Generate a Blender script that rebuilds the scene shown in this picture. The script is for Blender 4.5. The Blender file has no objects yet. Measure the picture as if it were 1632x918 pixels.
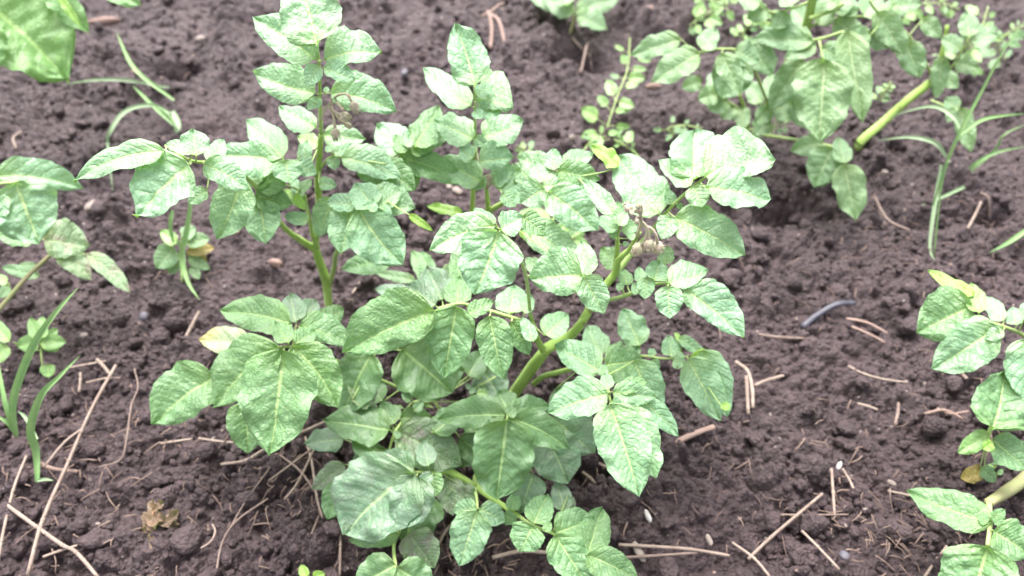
import bpy, math, random
import numpy as np
from mathutils import Vector, Matrix
random.seed(7); rng = np.random.default_rng(7)
scene = bpy.context.scene
C = scene.collection

# ---------------------------------------------------------------- camera
CAM_H, PITCH, FPX, PW, PH = 0.85, math.radians(48), 1180.0, 1632.0, 918.0
cam_data = bpy.data.cameras.new("camera")
cam = bpy.data.objects.new("camera", cam_data); C.objects.link(cam)
cam.location = (0, 0, CAM_H); cam.rotation_euler = (math.pi/2 - PITCH, 0, 0)
cam_data.sensor_width = 36.0; cam_data.lens = 36.0*FPX/PW
cam_data.clip_start = 0.01; cam_data.clip_end = 500
cam_data.dof.use_dof = True; cam_data.dof.focus_distance = 0.68; cam_data.dof.aperture_fstop = 4.2
scene.camera = cam
# ---------------------------------------------------------------- sky, sun, exposure
SUN_EL, SUN_AZ = math.radians(64), math.radians(-12)      # azimuth from +Y towards +X
world = bpy.data.worlds.new("World"); scene.world = world; world.use_nodes = True
wn = world.node_tree; wn.nodes.clear()
sky = wn.nodes.new('ShaderNodeTexSky'); sky.sky_type = 'NISHITA'; sky.sun_disc = False
sky.sun_elevation = SUN_EL; sky.sun_rotation = SUN_AZ
sky.air_density = 1.0; sky.dust_density = 6.0; sky.ozone_density = 1.0
hs = wn.nodes.new('ShaderNodeHueSaturation'); hs.inputs['Saturation'].default_value = 0.35
bg = wn.nodes.new('ShaderNodeBackground'); bg.inputs['Strength'].default_value = 0.15
wo = wn.nodes.new('ShaderNodeOutputWorld')
wn.links.new(sky.outputs[0], hs.inputs['Color']); wn.links.new(hs.outputs[0], bg.inputs[0]); wn.links.new(bg.outputs[0], wo.inputs[0])
sd = bpy.data.lights.new("sun", 'SUN'); sd.energy = 2.0; sd.angle = math.radians(40); sd.color = (1.0, 0.98, 0.99)
sun = bpy.data.objects.new("sun", sd); C.objects.link(sun)
sdir = Vector((math.sin(SUN_AZ)*math.cos(SUN_EL), math.cos(SUN_AZ)*math.cos(SUN_EL), math.sin(SUN_EL)))
sun.rotation_euler = sdir.to_track_quat('Z', 'Y').to_euler(); sun.location = sdir*5
vs = scene.view_settings
vs.view_transform = 'Standard'; vs.look = 'None'; vs.exposure = 1.66; vs.gamma = 1.0; vs.use_curve_mapping = False
scene.render.resolution_x = 1024; scene.render.resolution_y = 576
scene.render.engine = 'CYCLES'

# ---------------------------------------------------------------- pixel -> world
cp, sp = math.cos(PITCH), math.sin(PITCH)
F = Vector((0, cp, -sp)); UPV = Vector((0, sp, cp)); RT = Vector((1, 0, 0)); CAMP = Vector((0, 0, CAM_H))
def ray(x, y): return F + RT*((x-PW/2)/FPX) + UPV*((PH/2-y)/FPX)
def at(x, y, z=0.0):
    d = ray(x, y); return CAMP + d*((z-CAM_H)/d.z)
def dpx(p):                                   # metres per photo pixel at a point
    return (p-CAMP).dot(F)/FPX

# ---------------------------------------------------------------- noise
def hash2(ix, iy, s):
    v = np.sin(ix*127.1 + iy*311.7 + s*74.7)*43758.5453
    return v - np.floor(v)
def vnoise(x, y, s=0):
    ix, iy = np.floor(x), np.floor(y); fx, fy = x-ix, y-iy
    fx = fx*fx*(3-2*fx); fy = fy*fy*(3-2*fy)
    a = hash2(ix, iy, s); b = hash2(ix+1, iy, s); c = hash2(ix, iy+1, s); d = hash2(ix+1, iy+1, s)
    return (a*(1-fx)+b*fx)*(1-fy) + (c*(1-fx)+d*fx)*fy
def fbm(x, y, o=4, s=0):
    t = 0; a = 0.5
    for k in range(o): t = t + a*vnoise(x, y, s+k); x = x*2.03+3.1; y = y*2.03+1.7; a *= .5
    return t
def lumps(x, y, cell, s):                     # rounded crumbs: jittered domes of unlike size
    X, Y = x/cell, y/cell; ix, iy = np.floor(X), np.floor(Y); best = np.zeros_like(X)
    for dx in (-1, 0, 1):
        for dy in (-1, 0, 1):
            cx, cy = ix+dx, iy+dy
            px = cx + hash2(cx, cy, s); py = cy + hash2(cx, cy, s+11)
            r = .38 + .55*hash2(cx, cy, s+23)
            el = .7 + .6*hash2(cx, cy, s+31)
            d2 = ((X-px)**2*el + (Y-py)**2/el)/(r*r)
            best = np.maximum(best, np.sqrt(np.clip(1-d2, 0, 1))*r)
    return best
def dip(x, y, px, py, rx, ry, amp):
    g = at(px, py); return -amp*np.exp(-(((x-g.x)/rx)**2 + ((y-g.y)/ry)**2))
def ground_base(x, y):
    h = .030*(fbm(x*4.2+9, y*4.2, 3, 5)-.45) + .010*(fbm(x*15, y*15+4, 3, 15)-.45)
    h = h + dip(x, y, 265, 92, .070, .032, .085) + dip(x, y, 1250, 310, .090, .05, .090) + dip(x, y, 1080, 45, .14, .05, .08) + dip(x, y, 60, 30, .2, .1, .03)
    h = h + dip(x, y, 925, 85, .09, .045, .075) + dip(x, y, 1110, 205, .12, .045, .075) + dip(x, y, 1480, 352, .07, .018, .03) + dip(x, y, 1590, 345, .04, .018, .035) + dip(x, y, 1000, 250, .05, .03, .03) + dip(x, y, 1255, 485, .03, .02, .022) + dip(x, y, 450, 20, .05, .04, .03)
    h = h + dip(x, y, 720, 620, .09, .06, .02) + dip(x, y, 900, 620, .05, .05, .02) + dip(x, y, 1330, 760, .03, .012, .012) + dip(x, y, 1430, 640, .03, .012, .012)
    h = h + dip(x, y, 1290, 520, .05, .04, .015) + dip(x, y, 640, 700, .16, .09, .02)
    h = h + dip(x, y, 1500, 330, .10, .12, -.02) + dip(x, y, 150, 330, .10, .07, -.015) + dip(x, y, 900, 150, .16, .12, -.02) + dip(x, y, 460, 860, .07, .03, -.012)
    for (qx, qy) in ((1372, 226), (815, 640), (525, 487), (1205, 209), (752, 440), (1188, 206)): h = h + dip(x, y, qx, qy, .030, .026, -.012)
    far = np.clip((np.hypot(x, y-1)-2.5)/10, 0, 1)
    return h + far*.10*(fbm(x*.3, y*.3, 3, 50)-.5)
def ground_z(x, y): return float(ground_base(np.array([x]), np.array([y]))[0])
def gp(px, py, up=0.0):                       # a photo pixel on the soil
    z = 0.0
    for _ in range(5):
        p = at(px, py, z); z = ground_z(p.x, p.y)
    return Vector((p.x, p.y, z+up))

# ---------------------------------------------------------------- object helpers
def link(name, me, mat=None, parent=None, loc=None):
    o = bpy.data.objects.new(name, me); C.objects.link(o)
    if mat is not None and me is not None: me.materials.append(mat)
    if parent is not None: o.parent = parent
    if loc is not None: o.location = loc
    return o
def mesh_np(name, V, Fq, smooth=True, uv=None):
    me = bpy.data.meshes.new(name)
    V = np.asarray(V, dtype=np.float32); Fq = np.asarray(Fq, dtype=np.int32)
    n, k = Fq.shape
    me.vertices.add(len(V)); me.vertices.foreach_set('co', V.ravel())
    me.loops.add(n*k); me.loops.foreach_set('vertex_index', Fq.ravel())
    me.polygons.add(n); me.polygons.foreach_set('loop_start', np.arange(0, n*k, k, dtype=np.int32))
    me.polygons.foreach_set('loop_total', np.full(n, k, dtype=np.int32))
    if smooth: me.polygons.foreach_set('use_smooth', np.ones(n, dtype=bool))
    if uv is not None:
        l = me.uv_layers.new(name='UVMap'); l.data.foreach_set('uv', np.asarray(uv, np.float32)[Fq.ravel()].ravel())
    me.update(calc_edges=True); return me
class MB:
    def __init__(s): s.v = []; s.f = []
    def add(s, V, Fc):
        o = len(s.v); s.v += [tuple(v) for v in V]; s.f += [tuple(i+o for i in f) for f in Fc]
    def build(s, name, mat, parent=None, org=None, smooth=True):
        o = org if org is not None else Vector((0, 0, 0))
        me = bpy.data.meshes.new(name)
        me.from_pydata([(v[0]-o[0], v[1]-o[1], v[2]-o[2]) for v in s.v], [], s.f)
        if smooth: me.polygons.foreach_set('use_smooth', [True]*len(me.polygons))
        me.update(); return link(name, me, mat, parent)
def smooth_path(P, n):
    P = [Vector(p) for p in P]
    if len(P) == 2: return [P[0].lerp(P[1], i/n) for i in range(n+1)]
    Q = [P[0]*2-P[1]] + P + [P[-1]*2-P[-2]]; out = []
    for i in range(1, len(Q)-2):
        a, b, c, d = Q[i-1:i+3]
        for k in range(n):
            t = k/n
            out.append(.5*((2*b)+(c-a)*t+(2*a-5*b+4*c-d)*t*t+(3*b-a-3*c+d)*t**3))
    out.append(P[-1]); return out
def tube(mb, P, R, sides=8, n=6, wob=0.0, flat=1.0):
    S = smooth_path(P, n) if n else [Vector(p) for p in P]
    m = len(S); V = []; Fc = []; ref = Vector((.3, .2, .9))
    for i, p in enumerate(S):
        t = (S[min(i+1, m-1)]-S[max(i-1, 0)]); t = t.normalized() if t.length > 1e-9 else Vector((0, 0, 1))
        a = t.cross(ref)
        if a.length < .05: a = t.cross(Vector((1, 0, 0)))
        a.normalize(); b = t.cross(a)
        u = i/(m-1); fi = u*(len(R)-1); k = min(int(fi), len(R)-2) if len(R) > 1 else 0
        r = R[0] if len(R) == 1 else R[k]*(1-(fi-k)) + R[k+1]*(fi-k)
        r *= 1 + wob*random.uniform(-1, 1)
        for j in range(sides):
            an = 2*math.pi*j/sides
            rr = r*(1+.11*math.cos(3*an))
            V.append(p + a*math.cos(an)*rr + b*math.sin(an)*rr*flat)
    for i in range(m-1):
        for j in range(sides):
            Fc.append((i*sides+j, i*sides+(j+1) % sides, (i+1)*sides+(j+1) % sides, (i+1)*sides+j))
    Fc.append(tuple(range(sides-1, -1, -1))); Fc.append(tuple((m-1)*sides+j for j in range(sides)))
    mb.add(V, Fc); return S
def thing(name, label, cat, loc, group=None):
    o = link(name, None, None, None, loc); o.empty_display_size = .02
    o['label'] = label; o['category'] = cat
    if group: o['group'] = group
    return o
def tag(o, label, cat, group=None):
    o['label'] = label; o['category'] = cat
    if group: o['group'] = group
    return o

# ---------------------------------------------------------------- materials
class NT:
    def __init__(s, name):
        s.m = bpy.data.materials.new(name); s.m.use_nodes = True; s.t = s.m.node_tree; s.t.nodes.clear()
        s.out = s.t.nodes.new('ShaderNodeOutputMaterial')
    def n(s, typ, **kw):
        nd = s.t.nodes.new(typ)
        for k, v in kw.items():
            if k == 'inp':
                for a, b in v.items():
                    if hasattr(b, 'is_output') or isinstance(b, bpy.types.NodeSocket): s.t.links.new(b, nd.inputs[a])
                    else: nd.inputs[a].default_value = b
            else: setattr(nd, k, v)
        return nd
    def math(s, op, a, b=0.0, c=None, clamp=False):
        nd = s.t.nodes.new('ShaderNodeMath'); nd.operation = op; nd.use_clamp = clamp
        for i, v in enumerate([a, b] + ([c] if c is not None else [])):
            if isinstance(v, bpy.types.NodeSocket): s.t.links.new(v, nd.inputs[i])
            else: nd.inputs[i].default_value = v
        return nd.outputs[0]
    def mix(s, f, a, b, typ='MIX'):
        nd = s.t.nodes.new('ShaderNodeMix'); nd.data_type = 'RGBA'; nd.blend_type = typ
        for i, v in ((0, f), (6, a), (7, b)):
            if isinstance(v, bpy.types.NodeSocket): s.t.links.new(v, nd.inputs[i])
            else: nd.inputs[i].default_value = v if i == 0 else (*v, 1)[:4]
        return nd.outputs[2]
    def ramp(s, f, stops):
        nd = s.t.nodes.new('ShaderNodeValToRGB'); e = nd.color_ramp.elements
        while len(e) > 1: e.remove(e[0])
        e[0].position = stops[0][0]; e[0].color = (*stops[0][1], 1)
        for p, c in stops[1:]:
            q = e.new(p); q.color = (*c, 1)
        s.t.links.new(f, nd.inputs[0]); return nd.outputs[0]
    def link(s, a, b): s.t.links.new(a, b)

def leaf_material(name, top, under, vein, dust=0.0, trans=.28, edge=None, spot=None, sheen=.14, bump=1.0, nveins=6.0):
    g = NT(name)
    uv = g.n('ShaderNodeUVMap'); uv.uv_map = 'UVMap'
    sx = g.n('ShaderNodeSeparateXYZ', inp={0: uv.outputs[0]})
    u = sx.outputs[0]; v = g.math('MULTIPLY_ADD', sx.outputs[1], 2.0, -1.0); a = g.math('ABSOLUTE', v)
    oc = g.n('ShaderNodeTexCoord').outputs['Object']; oi = g.n('ShaderNodeObjectInfo')
    rnd = oi.outputs['Random']
    wz = g.n('ShaderNodeTexNoise', inp={'Vector': oc, 'Scale': 55.0, 'Detail': 2.0}).outputs[0]
    w0 = g.math('MULTIPLY_ADD', wz, .10, -.05)
    side = g.math('MULTIPLY', g.math('SIGN', v), .22)
    ph = g.math('ADD', g.math('MULTIPLY', g.math('ADD', g.math('SUBTRACT', u, g.math('MULTIPLY', g.math('POWER', a, 1.25), .26)), w0), nveins), g.math('ADD', side, g.math('MULTIPLY', rnd, .7)))
    fr = g.math('FRACT', ph); dv = g.math('MULTIPLY', g.math('SUBTRACT', .5, g.math('ABSOLUTE', g.math('SUBTRACT', fr, .5))), 1.0)   # 0 at a side vein
    wv = g.math('MULTIPLY_ADD', a, -.045, .075)
    vm = g.math('SUBTRACT', 1.0, g.math('DIVIDE', dv, wv), clamp=True)
    mr = g.math('SUBTRACT', 1.0, g.math('DIVIDE', a, g.math('MULTIPLY_ADD', u, -.05, .075)), clamp=True)
    mr = g.math('POWER', mr, .45)
    veins = g.math('MAXIMUM', g.math('MULTIPLY', vm, .34), mr)
    vo = g.n('ShaderNodeTexVoronoi', feature='DISTANCE_TO_EDGE', inp={'Vector': g.n('ShaderNodeVectorMath', operation='ADD', inp={0: oc, 1: g.n('ShaderNodeVectorMath', operation='SCALE', inp={0: g.n('ShaderNodeTexNoise', inp={'Vector': oc, 'Scale': 160.0}).outputs[1], 'Scale': .005}).outputs[0]}).outputs[0], 'Scale': 175.0}).outputs[0]
    vo2 = g.math('MINIMUM', g.math('MULTIPLY', vo, 3.6), 1.0)
    mot = g.n('ShaderNodeTexNoise', inp={'Vector': oc, 'Scale': 28.0, 'Detail': 4.0}).outputs[0]
    mm = g.math('MULTIPLY_ADD', mot, 2.2, -.6, clamp=True)
    t1 = g.mix(mm, tuple(c*.78 for c in top), tuple(min(1, c*1.2) for c in top))
    t1 = g.mix(g.math('MULTIPLY', rnd, .45), t1, (top[0]*1.35, top[1]*1.12, top[2]*.8))
    t1 = g.mix(g.math('MULTIPLY', g.math('SUBTRACT', 1.0, vo2), .5), t1, tuple(c*.55 for c in top))
    r2 = g.math('FRACT', g.math('MULTIPLY', rnd, 7.31))
    t1 = g.mix(g.math('MULTIPLY', r2, .5), t1, (top[0]*.62, top[1]*.72, top[2]*.62))
    # yellower towards the leaflet base, as young leaflets are
    t1 = g.mix(g.math('MULTIPLY', g.math('SUBTRACT', 1.0, g.math('MULTIPLY', u, 3.2), clamp=True), .35), t1, (top[0]*1.6, top[1]*1.25, top[2]*.7))
    if spot:
        sn = g.n('ShaderNodeTexNoise', inp={'Vector': oc, 'Scale': 42.0, 'Detail': 5.0, 'Roughness': .65}).outputs[0]
        t1 = g.mix(g.math('MULTIPLY_ADD', sn, 7.0, -3.75, clamp=True), t1, spot)
    if edge:
        en = g.math('MULTIPLY', g.math('MULTIPLY_ADD', u, 3.0, -1.6, clamp=True), g.math('MULTIPLY_ADD', mot, 3.0, -.8, clamp=True))
        t1 = g.mix(en, t1, edge)
    if dust:
        dn = g.n('ShaderNodeTexNoise', inp={'Vector': oc, 'Scale': 70.0, 'Detail': 6.0, 'Roughness': .7}).outputs[0]
        t1 = g.mix(g.math('MULTIPLY', g.math('MULTIPLY_ADD', dn, 4.0, -1.6, clamp=True), dust), t1, (.34, .30, .29))
    t1 = g.mix(veins, t1, vein)
    geo = g.n('ShaderNodeNewGeometry'); bf = geo.outputs['Backfacing']
    un = g.mix(veins, under, tuple(min(1, c*1.25) for c in under))
    col = g.mix(bf, t1, un)
    # relief: quilted tissue between sunken veins, fine netted cells
    hgt = g.math('ADD', g.math('MULTIPLY', g.math('MINIMUM', g.math('MULTIPLY', dv, 4.5), 1.0), .55), g.math('MULTIPLY', vo2, .5))
    hgt = g.math('SUBTRACT', hgt, g.math('MULTIPLY', mr, .7))
    fine = g.n('ShaderNodeTexNoise', inp={'Vector': oc, 'Scale': 900.0, 'Detail': 2.0}).outputs[0]
    hgt = g.math('ADD', hgt, g.math('MULTIPLY', fine, .10))
    bp = g.n('ShaderNodeBump', inp={'Strength': .8*bump, 'Distance': .0012, 'Height': hgt})
    p = g.n('ShaderNodeBsdfPrincipled', inp={'Base Color': col, 'Roughness': .52, 'Specular IOR Level': .9, 'Sheen Weight': sheen, 'Sheen Roughness': .5, 'Normal': bp.outputs[0]})
    p.inputs['Sheen Tint'].default_value = (.9, 1, .95, 1)
    tr = g.n('ShaderNodeBsdfTranslucent', inp={'Color': g.mix(.55, col, (.30, .56, .04)), 'Normal': bp.outputs[0]})
    mx = g.n('ShaderNodeMixShader', inp={0: trans, 1: p.outputs[0], 2: tr.outputs[0]})
    g.link(mx.outputs[0], g.out.inputs[0]); return g.m

def simple(name, c1, c2, scale=60.0, rough=.6, bump=.3, bscale=None, spec=.4, c3=None, stretch=None, trans=0.0, sheen=0.0, dist=.001):
    g = NT(name); oc = g.n('ShaderNodeTexCoord').outputs['Object']
    rnd = g.n('ShaderNodeObjectInfo').outputs['Random']
    mp = g.n('ShaderNodeMapping', inp={0: oc}); 
    if stretch: mp.inputs['Scale'].default_value = stretch
    nz = g.n('ShaderNodeTexNoise', inp={'Vector': mp.outputs[0], 'Scale': scale, 'Detail': 5.0, 'Roughness': .6}).outputs[0]
    f = g.math('MULTIPLY_ADD', nz, 3.0, -1.0, clamp=True)
    col = g.mix(f, c1, c2)
    if c3:
        n2 = g.n('ShaderNodeTexNoise', inp={'Vector': oc, 'Scale': scale*2.7, 'Detail': 3.0}).outputs[0]
        col = g.mix(g.math('MULTIPLY_ADD', n2, 8.0, -4.8, clamp=True), col, c3)
    col = g.mix(g.math('MULTIPLY', rnd, .3), col, tuple(c*.7 for c in c1))
    nb = g.n('ShaderNodeTexNoise', inp={'Vector': oc, 'Scale': bscale or scale*6, 'Detail': 4.0}).outputs[0]
    bp = g.n('ShaderNodeBump', inp={'Strength': bump, 'Distance': dist, 'Height': nb})
    p = g.n('ShaderNodeBsdfPrincipled', inp={'Base Color': col, 'Roughness': rough, 'Specular IOR Level': spec, 'Normal': bp.outputs[0], 'Sheen Weight': sheen})
    if trans:
        tr = g.n('ShaderNodeBsdfTranslucent', inp={'Color': col})
        g.link(g.n('ShaderNodeMixShader', inp={0: trans, 1: p.outputs[0], 2: tr.outputs[0]}).outputs[0], g.out.inputs[0])
    else: g.link(p.outputs[0], g.out.inputs[0])
    return g.m

LIME = (.25, .47, .06)
M = {}
M['n'] = leaf_material('potato_leaf_young', (.265, .475, .27), (.34, .58, .09), (.50, .65, .27))
M['d'] = leaf_material('potato_leaf_mature', (.165, .33, .135), (.24, .44, .09), (.38, .54, .20), sheen=.08)
M['g'] = leaf_material('potato_leaf_dusty', (.145, .285, .165), (.22, .38, .16), (.36, .50, .24), dust=.30, bump=.7)
M['b'] = leaf_material('leaf_underside_lime', LIME, LIME, (.38, .52, .14), trans=.3, bump=.5)
M['y'] = leaf_material('potato_leaf_yellowing', (.34, .46, .27), (.44, .50, .18), (.50, .56, .30), edge=(.55, .42, .12))
M['p'] = leaf_material('potato_leaf_purple_tinge', (.17, .28, .14), (.22, .32, .16), (.30, .40, .21), spot=(.19, .15, .14), dust=.3)
M['r'] = leaf_material('potato_leaf_reddish_edge', (.27, .41, .22), (.34, .44, .2), (.44, .54, .28), spot=(.32, .25, .20))
M['w'] = leaf_material('weed_leaf', (.22, .41, .12), (.30, .48, .12), (.36, .50, .16), bump=.4)
M['G'] = leaf_material('potato_leaf_glossy_green', (.15, .34, .09), (.28, .50, .06), (.30, .50, .13))
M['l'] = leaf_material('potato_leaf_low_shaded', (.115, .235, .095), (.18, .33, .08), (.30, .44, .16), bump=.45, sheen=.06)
M['v'] = leaf_material('far_potato_leaf', (.19, .34, .155), (.26, .42, .13), (.38, .50, .24), bump=1.0)
M['X'] = leaf_material('crumpled_brown_leaf', (.20, .115, .07), (.15, .09, .055), (.24, .15, .09), spot=(.09, .06, .04))
M['Y'] = leaf_material('yellow_dead_leaf', (.42, .33, .09), (.42, .33, .10), (.42, .30, .12), spot=(.25, .16, .05))
M['stem'] = simple('stem_green', (.25, .40, .07), (.37, .51, .14), 45, .55, .6, c3=(.17, .15, .08), sheen=.12, stretch=(1, 1, .35))
M['petiole'] = simple('petiole_green', (.30, .44, .12), (.40, .50, .20), 80, .5, .3, sheen=.1)
M['oldstem'] = simple('stem_brownish', (.26, .30, .12), (.32, .26, .15), 50, .6, .4)
M['pedicel'] = simple('bud_stalk_pink', (.58, .42, .36), (.46, .48, .28), 90, .7, .5, sheen=.4, trans=.3)
M['bud'] = simple('flower_bud_hairy', (.68, .50, .45), (.50, .56, .32), 160, .75, .9, 700, c3=(.52, .30, .28), sheen=.5, trans=.35)
M['grass'] = simple('grass_blade_green', (.18, .34, .12), (.26, .40, .15), 30, .42, .2, trans=.2)
M['grasslight'] = simple('grass_blade_pale', (.26, .38, .20), (.34, .44, .27), 30, .42, .2, trans=.2)
M['straw'] = simple('dry_straw', (.22, .16, .13), (.34, .27, .22), 60, .7, .5, c3=(.13, .09, .07), spec=.3)
M['straw_dark'] = simple('weathered_straw', (.15, .105, .088), (.24, .18, .15), 60, .7, .5, spec=.3)
M['deadleaf'] = simple('crumpled_dead_leaf', (.30, .18, .11), (.19, .12, .08), 40, .7, .6, spec=.3)
M['chip'] = simple('wood_chip', (.29, .20, .165), (.20, .135, .11), 50, .75, .5, spec=.3)
M['char'] = simple('dark_strip', (.035, .035, .05), (.07, .065, .08), 60, .45, .4)
M['pebble'] = simple('pebble_pale', (.19, .15, .13), (.29, .24, .21), 80, .7, .3)
M['pebble_white'] = simple('pebble_white', (.40, .36, .34), (.55, .52, .50), 80, .55, .2)
M['pebble_dark'] = simple('pebble_grey', (.07, .065, .078), (.12, .11, .13), 80, .6, .3)
M['pebble_red'] = simple('pebble_reddish', (.21, .13, .105), (.27, .18, .15), 80, .7, .3)

def soil_material(name, k=1.0):
    g = NT(name); oc = g.n('ShaderNodeTexCoord').outputs['Object']
    a = g.n('ShaderNodeTexNoise', inp={'Vector': oc, 'Scale': 7.0, 'Detail': 4.0}).outputs[0]
    b = g.n('ShaderNodeTexNoise', inp={'Vector': oc, 'Scale': 160.0, 'Detail': 6.0, 'Roughness': .7}).outputs[0]
    c = g.n('ShaderNodeTexNoise', inp={'Vector': oc, 'Scale': 45.0, 'Detail': 4.0, 'Roughness': .6}).outputs[0]
    col = g.mix(g.math('MULTIPLY_ADD', a, 2.4, -.7, clamp=True), (.022*k, .0125*k, .0135*k), (.056*k, .035*k, .038*k))
    col = g.mix(g.math('MULTIPLY_ADD', c, 3.0, -1.0, clamp=True), col, (.074*k, .048*k, .050*k))
    col = g.mix(g.math('MULTIPLY_ADD', b, 5.0, -2.9, clamp=True), col, (.155*k, .108*k, .100*k))
    sp_ = g.n('ShaderNodeTexVoronoi', inp={'Vector': oc, 'Scale': 85.0}); 
    sel = g.math('LESS_THAN', sp_.outputs['Distance'], .17)
    rr = g.n('ShaderNodeSeparateColor', inp={0: sp_.outputs['Color']})
    fl = g.math('MULTIPLY', sel, g.math('GREATER_THAN', rr.outputs[0], .86))
    col = g.mix(fl, col, g.mix(rr.outputs[1], (.30, .20, .15), (.34, .31, .29)))
    fine = g.n('ShaderNodeTexNoise', inp={'Vector': oc, 'Scale': 420.0, 'Detail': 7.0, 'Roughness': .75}).outputs[0]
    mid = g.n('ShaderNodeTexVoronoi', inp={'Vector': oc, 'Scale': 230.0}).outputs[0]
    h = g.math('ADD', g.math('MULTIPLY', fine, .7), g.math('MULTIPLY', g.math('SUBTRACT', 1.0, mid), .8))
    bp = g.n('ShaderNodeBump', inp={'Strength': 1.0, 'Distance': .0038, 'Height': h})
    p = g.n('ShaderNodeBsdfPrincipled', inp={'Base Color': col, 'Roughness': .58, 'Specular IOR Level': .5, 'Normal': bp.outputs[0]})
    g.link(p.outputs[0], g.out.inputs[0]); return g.m
M['soil'] = soil_material('garden_soil'); M['clod'] = soil_material('soil_clod', 1.05)

# ---------------------------------------------------------------- the ground, one sheet
def soil_height(x, y):
    m = fbm(x*9, y*9, 3, 70); rough = np.clip((m-.28)*3.2, .25, 1.15)
    wx = x + .004*(vnoise(x*90, y*90, 3)-.5); wy = y + .004*(vnoise(x*90, y*90, 4)-.5)
    h = ground_base(x, y)
    h = h + rough*(.018*lumps(wx, wy, .058, 7) + .019*lumps(wx, wy, .030, 1) + .013*lumps(wx, wy, .0145, 2)) + .0075*lumps(wx, wy, .0078, 3) + .0026*lumps(x, y, .0042, 4)
    h = h + .004*(fbm(x*60, y*60, 3, 33)-.5) - .026
    h = h - .018*np.clip((fbm(x*26+5, y*26, 3, 41)-.52)*5, 0, 1)
    return h
def build_ground():
    nr, nc = 1000, 1100
    t = np.linspace(0, 1, nr); s = np.linspace(-1, 1, nc)
    y = .12 + 1.9*(t**1.45)
    edge = 1.0
    sx = s
    X = np.outer((.50 + .86*y), sx); Y = np.repeat(y[:, None], nc, 1)
    # outer rings carry the same sheet out to the horizon
    k = 26; g = np.concatenate([[0], np.cumsum(1.35**np.arange(k))]); g = g[1:]/g[-1]
    xl = X[:, :1] - (60)*g[::-1][None, :]; xr = X[:, -1:] + 60*g[None, :]
    X = np.hstack([xl, X, xr]); Y = np.hstack([np.repeat(Y[:, :1], k, 1), Y, np.repeat(Y[:, :1], k, 1)])
    top = Y[-1:] + 90*g[:, None]; bot = Y[:1] - 60*g[::-1][:, None]
    Xt = np.repeat(X[-1:], k, 0); Xb = np.repeat(X[:1], k, 0)
    X = np.vstack([Xb, X, Xt]); Y = np.vstack([bot, Y, top])
    Z = soil_height(X.ravel(), Y.ravel())
    d = np.clip((np.hypot(X.ravel(), Y.ravel()-1)-2.2)/4, 0, 1)
    Z = Z*(1-d*.3)
    V = np.stack([X.ravel(), Y.ravel(), Z], 1); R, Cc = X.shape
    i = np.arange(R*Cc).reshape(R, Cc)
    Fq = np.stack([i[:-1, :-1], i[:-1, 1:], i[1:, 1:], i[1:, :-1]], -1).reshape(-1, 4)
    o = link('ground', mesh_np('ground', V, Fq), M['soil']); o['kind'] = 'structure'
build_ground()

def ico(sub):
    import bmesh
    bm = bmesh.new(); bmesh.ops.create_icosphere(bm, subdivisions=sub, radius=1)
    V = np.array([v.co[:] for v in bm.verts]); Fc = np.array([[v.index for v in f.verts] for f in bm.faces]); bm.free(); return V, Fc
def lumpy(V, seed, amp=.35):
    r = np.random.default_rng(seed); out = V.copy(); d = np.zeros(len(V))
    for k in range(7):
        ax = r.normal(size=3); ax /= np.linalg.norm(ax); f = 1.2 + k*.8
        d += np.sin(V@ax*f*2 + r.uniform(0, 6))/(1+k*.55)
    out *= (1 + amp*.5*d)[:, None]; out *= r.uniform(.75, 1.25, 3); return out
def scatter_clods():
    allV, allF = [], []; off = 0
    protos = [(lumpy(ico(3)[0], 100+k), ico(3)[1]) for k in range(6)]
    protos2 = [(lumpy(ico(2)[0], 200+k), ico(2)[1]) for k in range(10)]
    n = 9500
    px = rng.uniform(-80, 1712, n); py = 1000 - 1060*rng.uniform(0, 1, n)**.85
    sz = np.exp(rng.normal(math.log(.0030), .42, n)); sz[:620] = rng.uniform(.006, .0145, 620)
    for i in range(n):
        d = ray(px[i], py[i]); p = CAMP + d*(-CAM_H/d.z)
        dens = fbm(np.array([p.x*5+3]), np.array([p.y*5]), 3, 90)[0]
        if rng.uniform() > np.clip((dens-.25)*3.2, .12, 1): continue
        allP = protos if sz[i] > .0055 else protos2
        V, Fc = allP[rng.integers(len(allP))]
        q = rng.normal(size=4); q /= np.linalg.norm(q); w, x, y, z = q
        Rm = np.array([[1-2*(y*y+z*z), 2*(x*y-z*w), 2*(x*z+y*w)], [2*(x*y+z*w), 1-2*(x*x+z*z), 2*(y*z-x*w)], [2*(x*z-y*w), 2*(y*z+x*w), 1-2*(x*x+y*y)]])
        W = V@Rm.T*sz[i]; zz = float(soil_height(np.array([p.x]), np.array([p.y]))[0])
        W = W + np.array([p.x, p.y, zz + sz[i]*.35]); allV.append(W); allF.append(Fc+off); off += len(V)
    o = link('soil_crumbs', mesh_np('soil_crumbs', np.vstack(allV), np.vstack(allF)), M['clod'])
    o['kind'] = 'stuff'; tag(o, 'crumbly dark brown soil clods loose on the garden bed', 'soil')
scatter_clods()

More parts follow.
